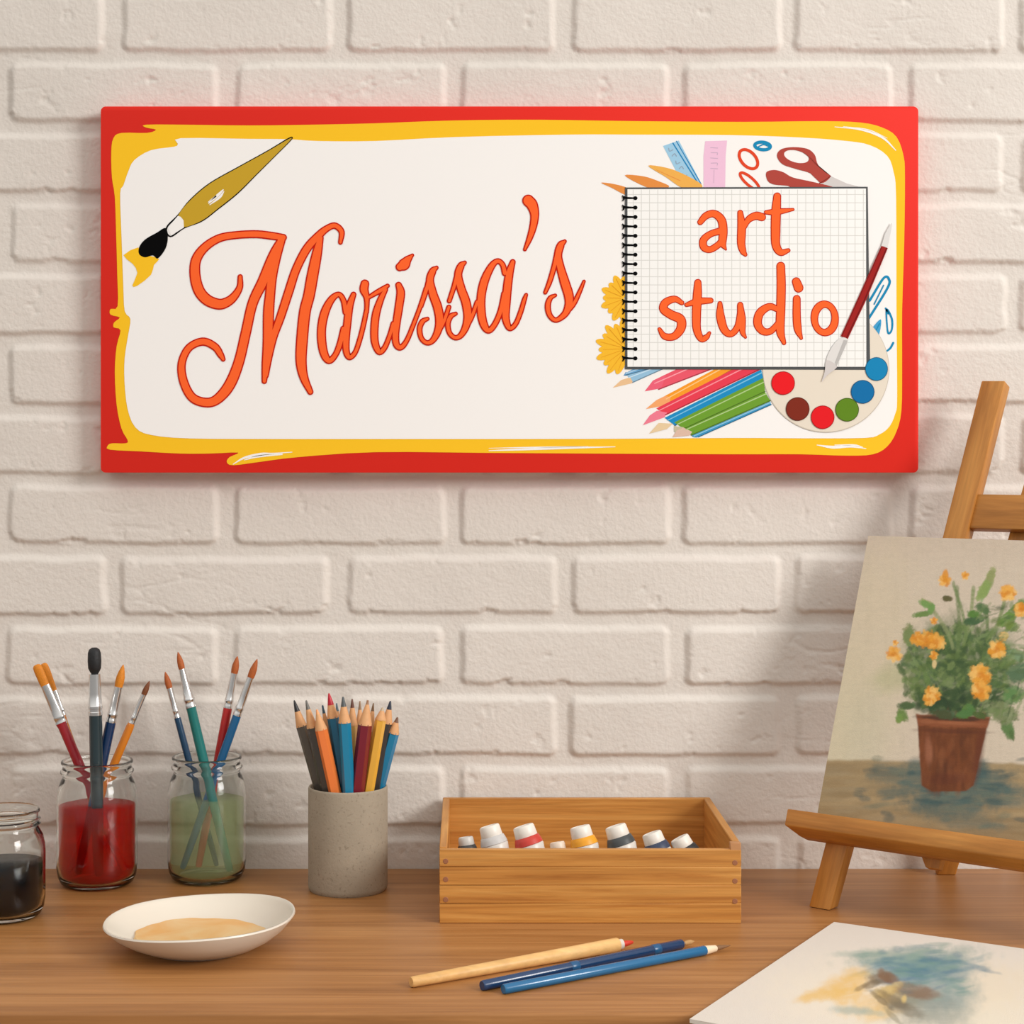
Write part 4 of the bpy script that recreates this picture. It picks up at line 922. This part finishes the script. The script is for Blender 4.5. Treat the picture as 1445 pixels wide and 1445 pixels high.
# ------------------------------------------------------------------ watercolour sheet on the table
hp_ = .0032
A_ = on_z(1177, 1301, T+hp_); B_ = on_z(973, 1438, T+hp_); C_ = on_z(1445, 1341, T+hp_)
e1 = (B_-A_); e2 = (C_-A_); e2 = e2.normalized(); e1l = e1.length; e1 = e1.normalized()
e2 = (e2-e1*e2.dot(e1)).normalized()
W2 = .42
U, Vv = np.meshgrid(np.linspace(0, W2, 420), np.linspace(0, e1l, 320))
P = np.array(A_)+U[..., None]*np.array(e2)+Vv[..., None]*np.array(e1)
PX, PY = project(P)
pt = Painter(PX, PY, (217, 209, 199))
Q = lambda x, y: (1095+.2422*x, 1100+.2422*y)
def D6(x, y, rx, ry, ang, col, *a, **k): cx, cy = Q(x, y); pt.dab(cx, cy, rx*.2422, ry*.2422, ang, col, *a, **k)
D6(500,1250,520,200,0,(232,220,198),.5,.6); D6(1250,1200,300,140,0,(222,204,168),.4,.7,.4); D6(1300,1400,260,120,0,(224,212,186),.4,.6); D6(900,1420,420,90,0,(220,212,190),.4,.6)
for x, y, rx, ry, o, c in ((820,1040,330,60,.6,(112,142,134)),(600,1040,130,45,.5,(132,156,142)),(480,1015,140,18,.4,(130,158,148)),(900,1080,220,60,.6,(92,132,142)),(1010,1100,180,60,.5,(112,140,146)),(700,1100,200,60,.55,(96,138,150)),(760,1140,120,40,.6,(70,116,144)),
                        (880,1170,160,50,.55,(82,122,142)),(930,1250,220,80,.55,(112,136,140)),(850,1330,220,100,.55,(116,124,114)),(1000,1350,160,110,.4,(134,146,142)),(720,1280,120,60,.5,(126,122,96)),(1050,1230,120,90,.4,(130,152,152))):
    D6(x, y, rx, ry, random.uniform(-.05,.05), c, o, .6, .45, streak=.3)
for _ in range(160):
    D6(random.gauss(850,150), random.gauss(1110,60), random.uniform(25,80), random.uniform(6,18), random.uniform(-.35,.25), random.choice([(104,140,134),(84,124,140),(134,158,146),(70,112,136),(120,148,150)]), .35, .5, .5, streak=.6)
for x, y, rx, ry, o in ((380,1200,120,50,.6),(280,1250,150,35,.6),(460,1140,80,40,.5),(420,1260,100,40,.6),(200,1270,90,22,.35),(540,1310,150,50,.5),(500,1180,60,60,.4),(600,1370,100,36,.45)):
    D6(x, y, rx, ry, -.2, (222,178,86), o, .6, .5, streak=.3)
for x, y, rx, ry, a, c, o in ((600,1160,70,34,-.1,(112,92,66),.7),(655,1150,70,32,.4,(124,88,60),.75),(560,1190,50,20,-.3,(96,84,64),.6),(640,1235,75,32,-.15,(196,168,104),.8),(700,1205,50,22,-.4,(206,178,116),.6),
      (800,1230,110,40,.15,(124,96,72),.6),(870,1250,80,34,0,(128,100,78),.5),(690,1290,90,30,.5,(104,90,68),.6),(745,1280,18,26,.2,(212,184,116),.8),(620,1290,80,16,.7,(98,86,66),.6),(760,1340,110,36,.4,(112,102,84),.5),(680,1380,80,16,.8,(126,118,92),.5),(500,1210,50,14,-.5,(110,92,62),.5)):
    D6(x, y, rx, ry, a, c, o, .4, .45)
D6(440,1345,110,24,.05,(138,164,164),.55,.6,.5); D6(560,1360,70,16,.1,(150,168,160),.4,.6,.5)
sh = grid_mesh('watercolour_sheet', P-np.array(A_)+np.array((0,0,.00005)), vcol_mat('watercolour_paper', .75, .5, 1400), pt.c)
sh.location = A_; tag(sh, 'white watercolour sheet with blue and ochre washes lying at the front right of the table', 'painting')
me = sh.data
mb = MB(); fr = [A_, A_+e1*e1l, A_+e1*e1l+e2*W2, A_+e2*W2]
prism(mb, fr, [p-Vector((0, 0, hp_-.0002)) for p in fr], .0002, 1); mb.build('backing_board', mat('pad_white', (228,220,208), .7), sh)

# ------------------------------------------------------------------ light
w = bpy.data.worlds.new('world'); sc.world = w; w.use_nodes = True
bg = w.node_tree.nodes['Background']; bg.inputs['Color'].default_value = (1.0, .965, .915, 1); bg.inputs['Strength'].default_value = .70
wt = w.node_tree; wc = wt.nodes.new('ShaderNodeTexCoord'); wx = wt.nodes.new('ShaderNodeSeparateXYZ'); wm = wt.nodes.new('ShaderNodeMapRange')
wm.inputs[1].default_value = -.15; wm.inputs[2].default_value = .75; wm.inputs[3].default_value = .30; wm.inputs[4].default_value = 1.05
wt.links.new(wc.outputs['Generated'], wx.inputs[0]); wt.links.new(wx.outputs['Z'], wm.inputs[0]); wt.links.new(wm.outputs[0], bg.inputs['Strength'])
def area(name, loc, tgt, sx, sy, e, c):
    l = bpy.data.lights.new(name, 'AREA'); l.shape = 'RECTANGLE'; l.size = sx; l.size_y = sy; l.energy = e; l.color = c
    o = bpy.data.objects.new(name, l); COL.objects.link(o); o.location = loc
    o.rotation_euler = (Vector(tgt)-Vector(loc)).to_track_quat('-Z', 'Y').to_euler(); return o
area('window_light', (2.9, -2.3, 2.45), (0.1, 0, 1.2), 1.2, 1.2, 90, (1, .975, .945))

cam = bpy.data.cameras.new('camera'); co = bpy.data.objects.new('camera', cam); COL.objects.link(co); sc.camera = co
co.location = (0, CAMY, CAMZ); co.rotation_euler = (PI/2, 0, 0)
cam.sensor_width = 36; cam.lens = F/1445*36; cam.shift_x = (722.5-VX)/1445; cam.shift_y = -(722.5-VY)/1445
cam.clip_start = .01
sc.view_settings.view_transform = 'Standard'; sc.view_settings.look = 'None'; sc.view_settings.gamma = 1
sc.view_settings.exposure = .12; sc.view_settings.use_curve_mapping = False
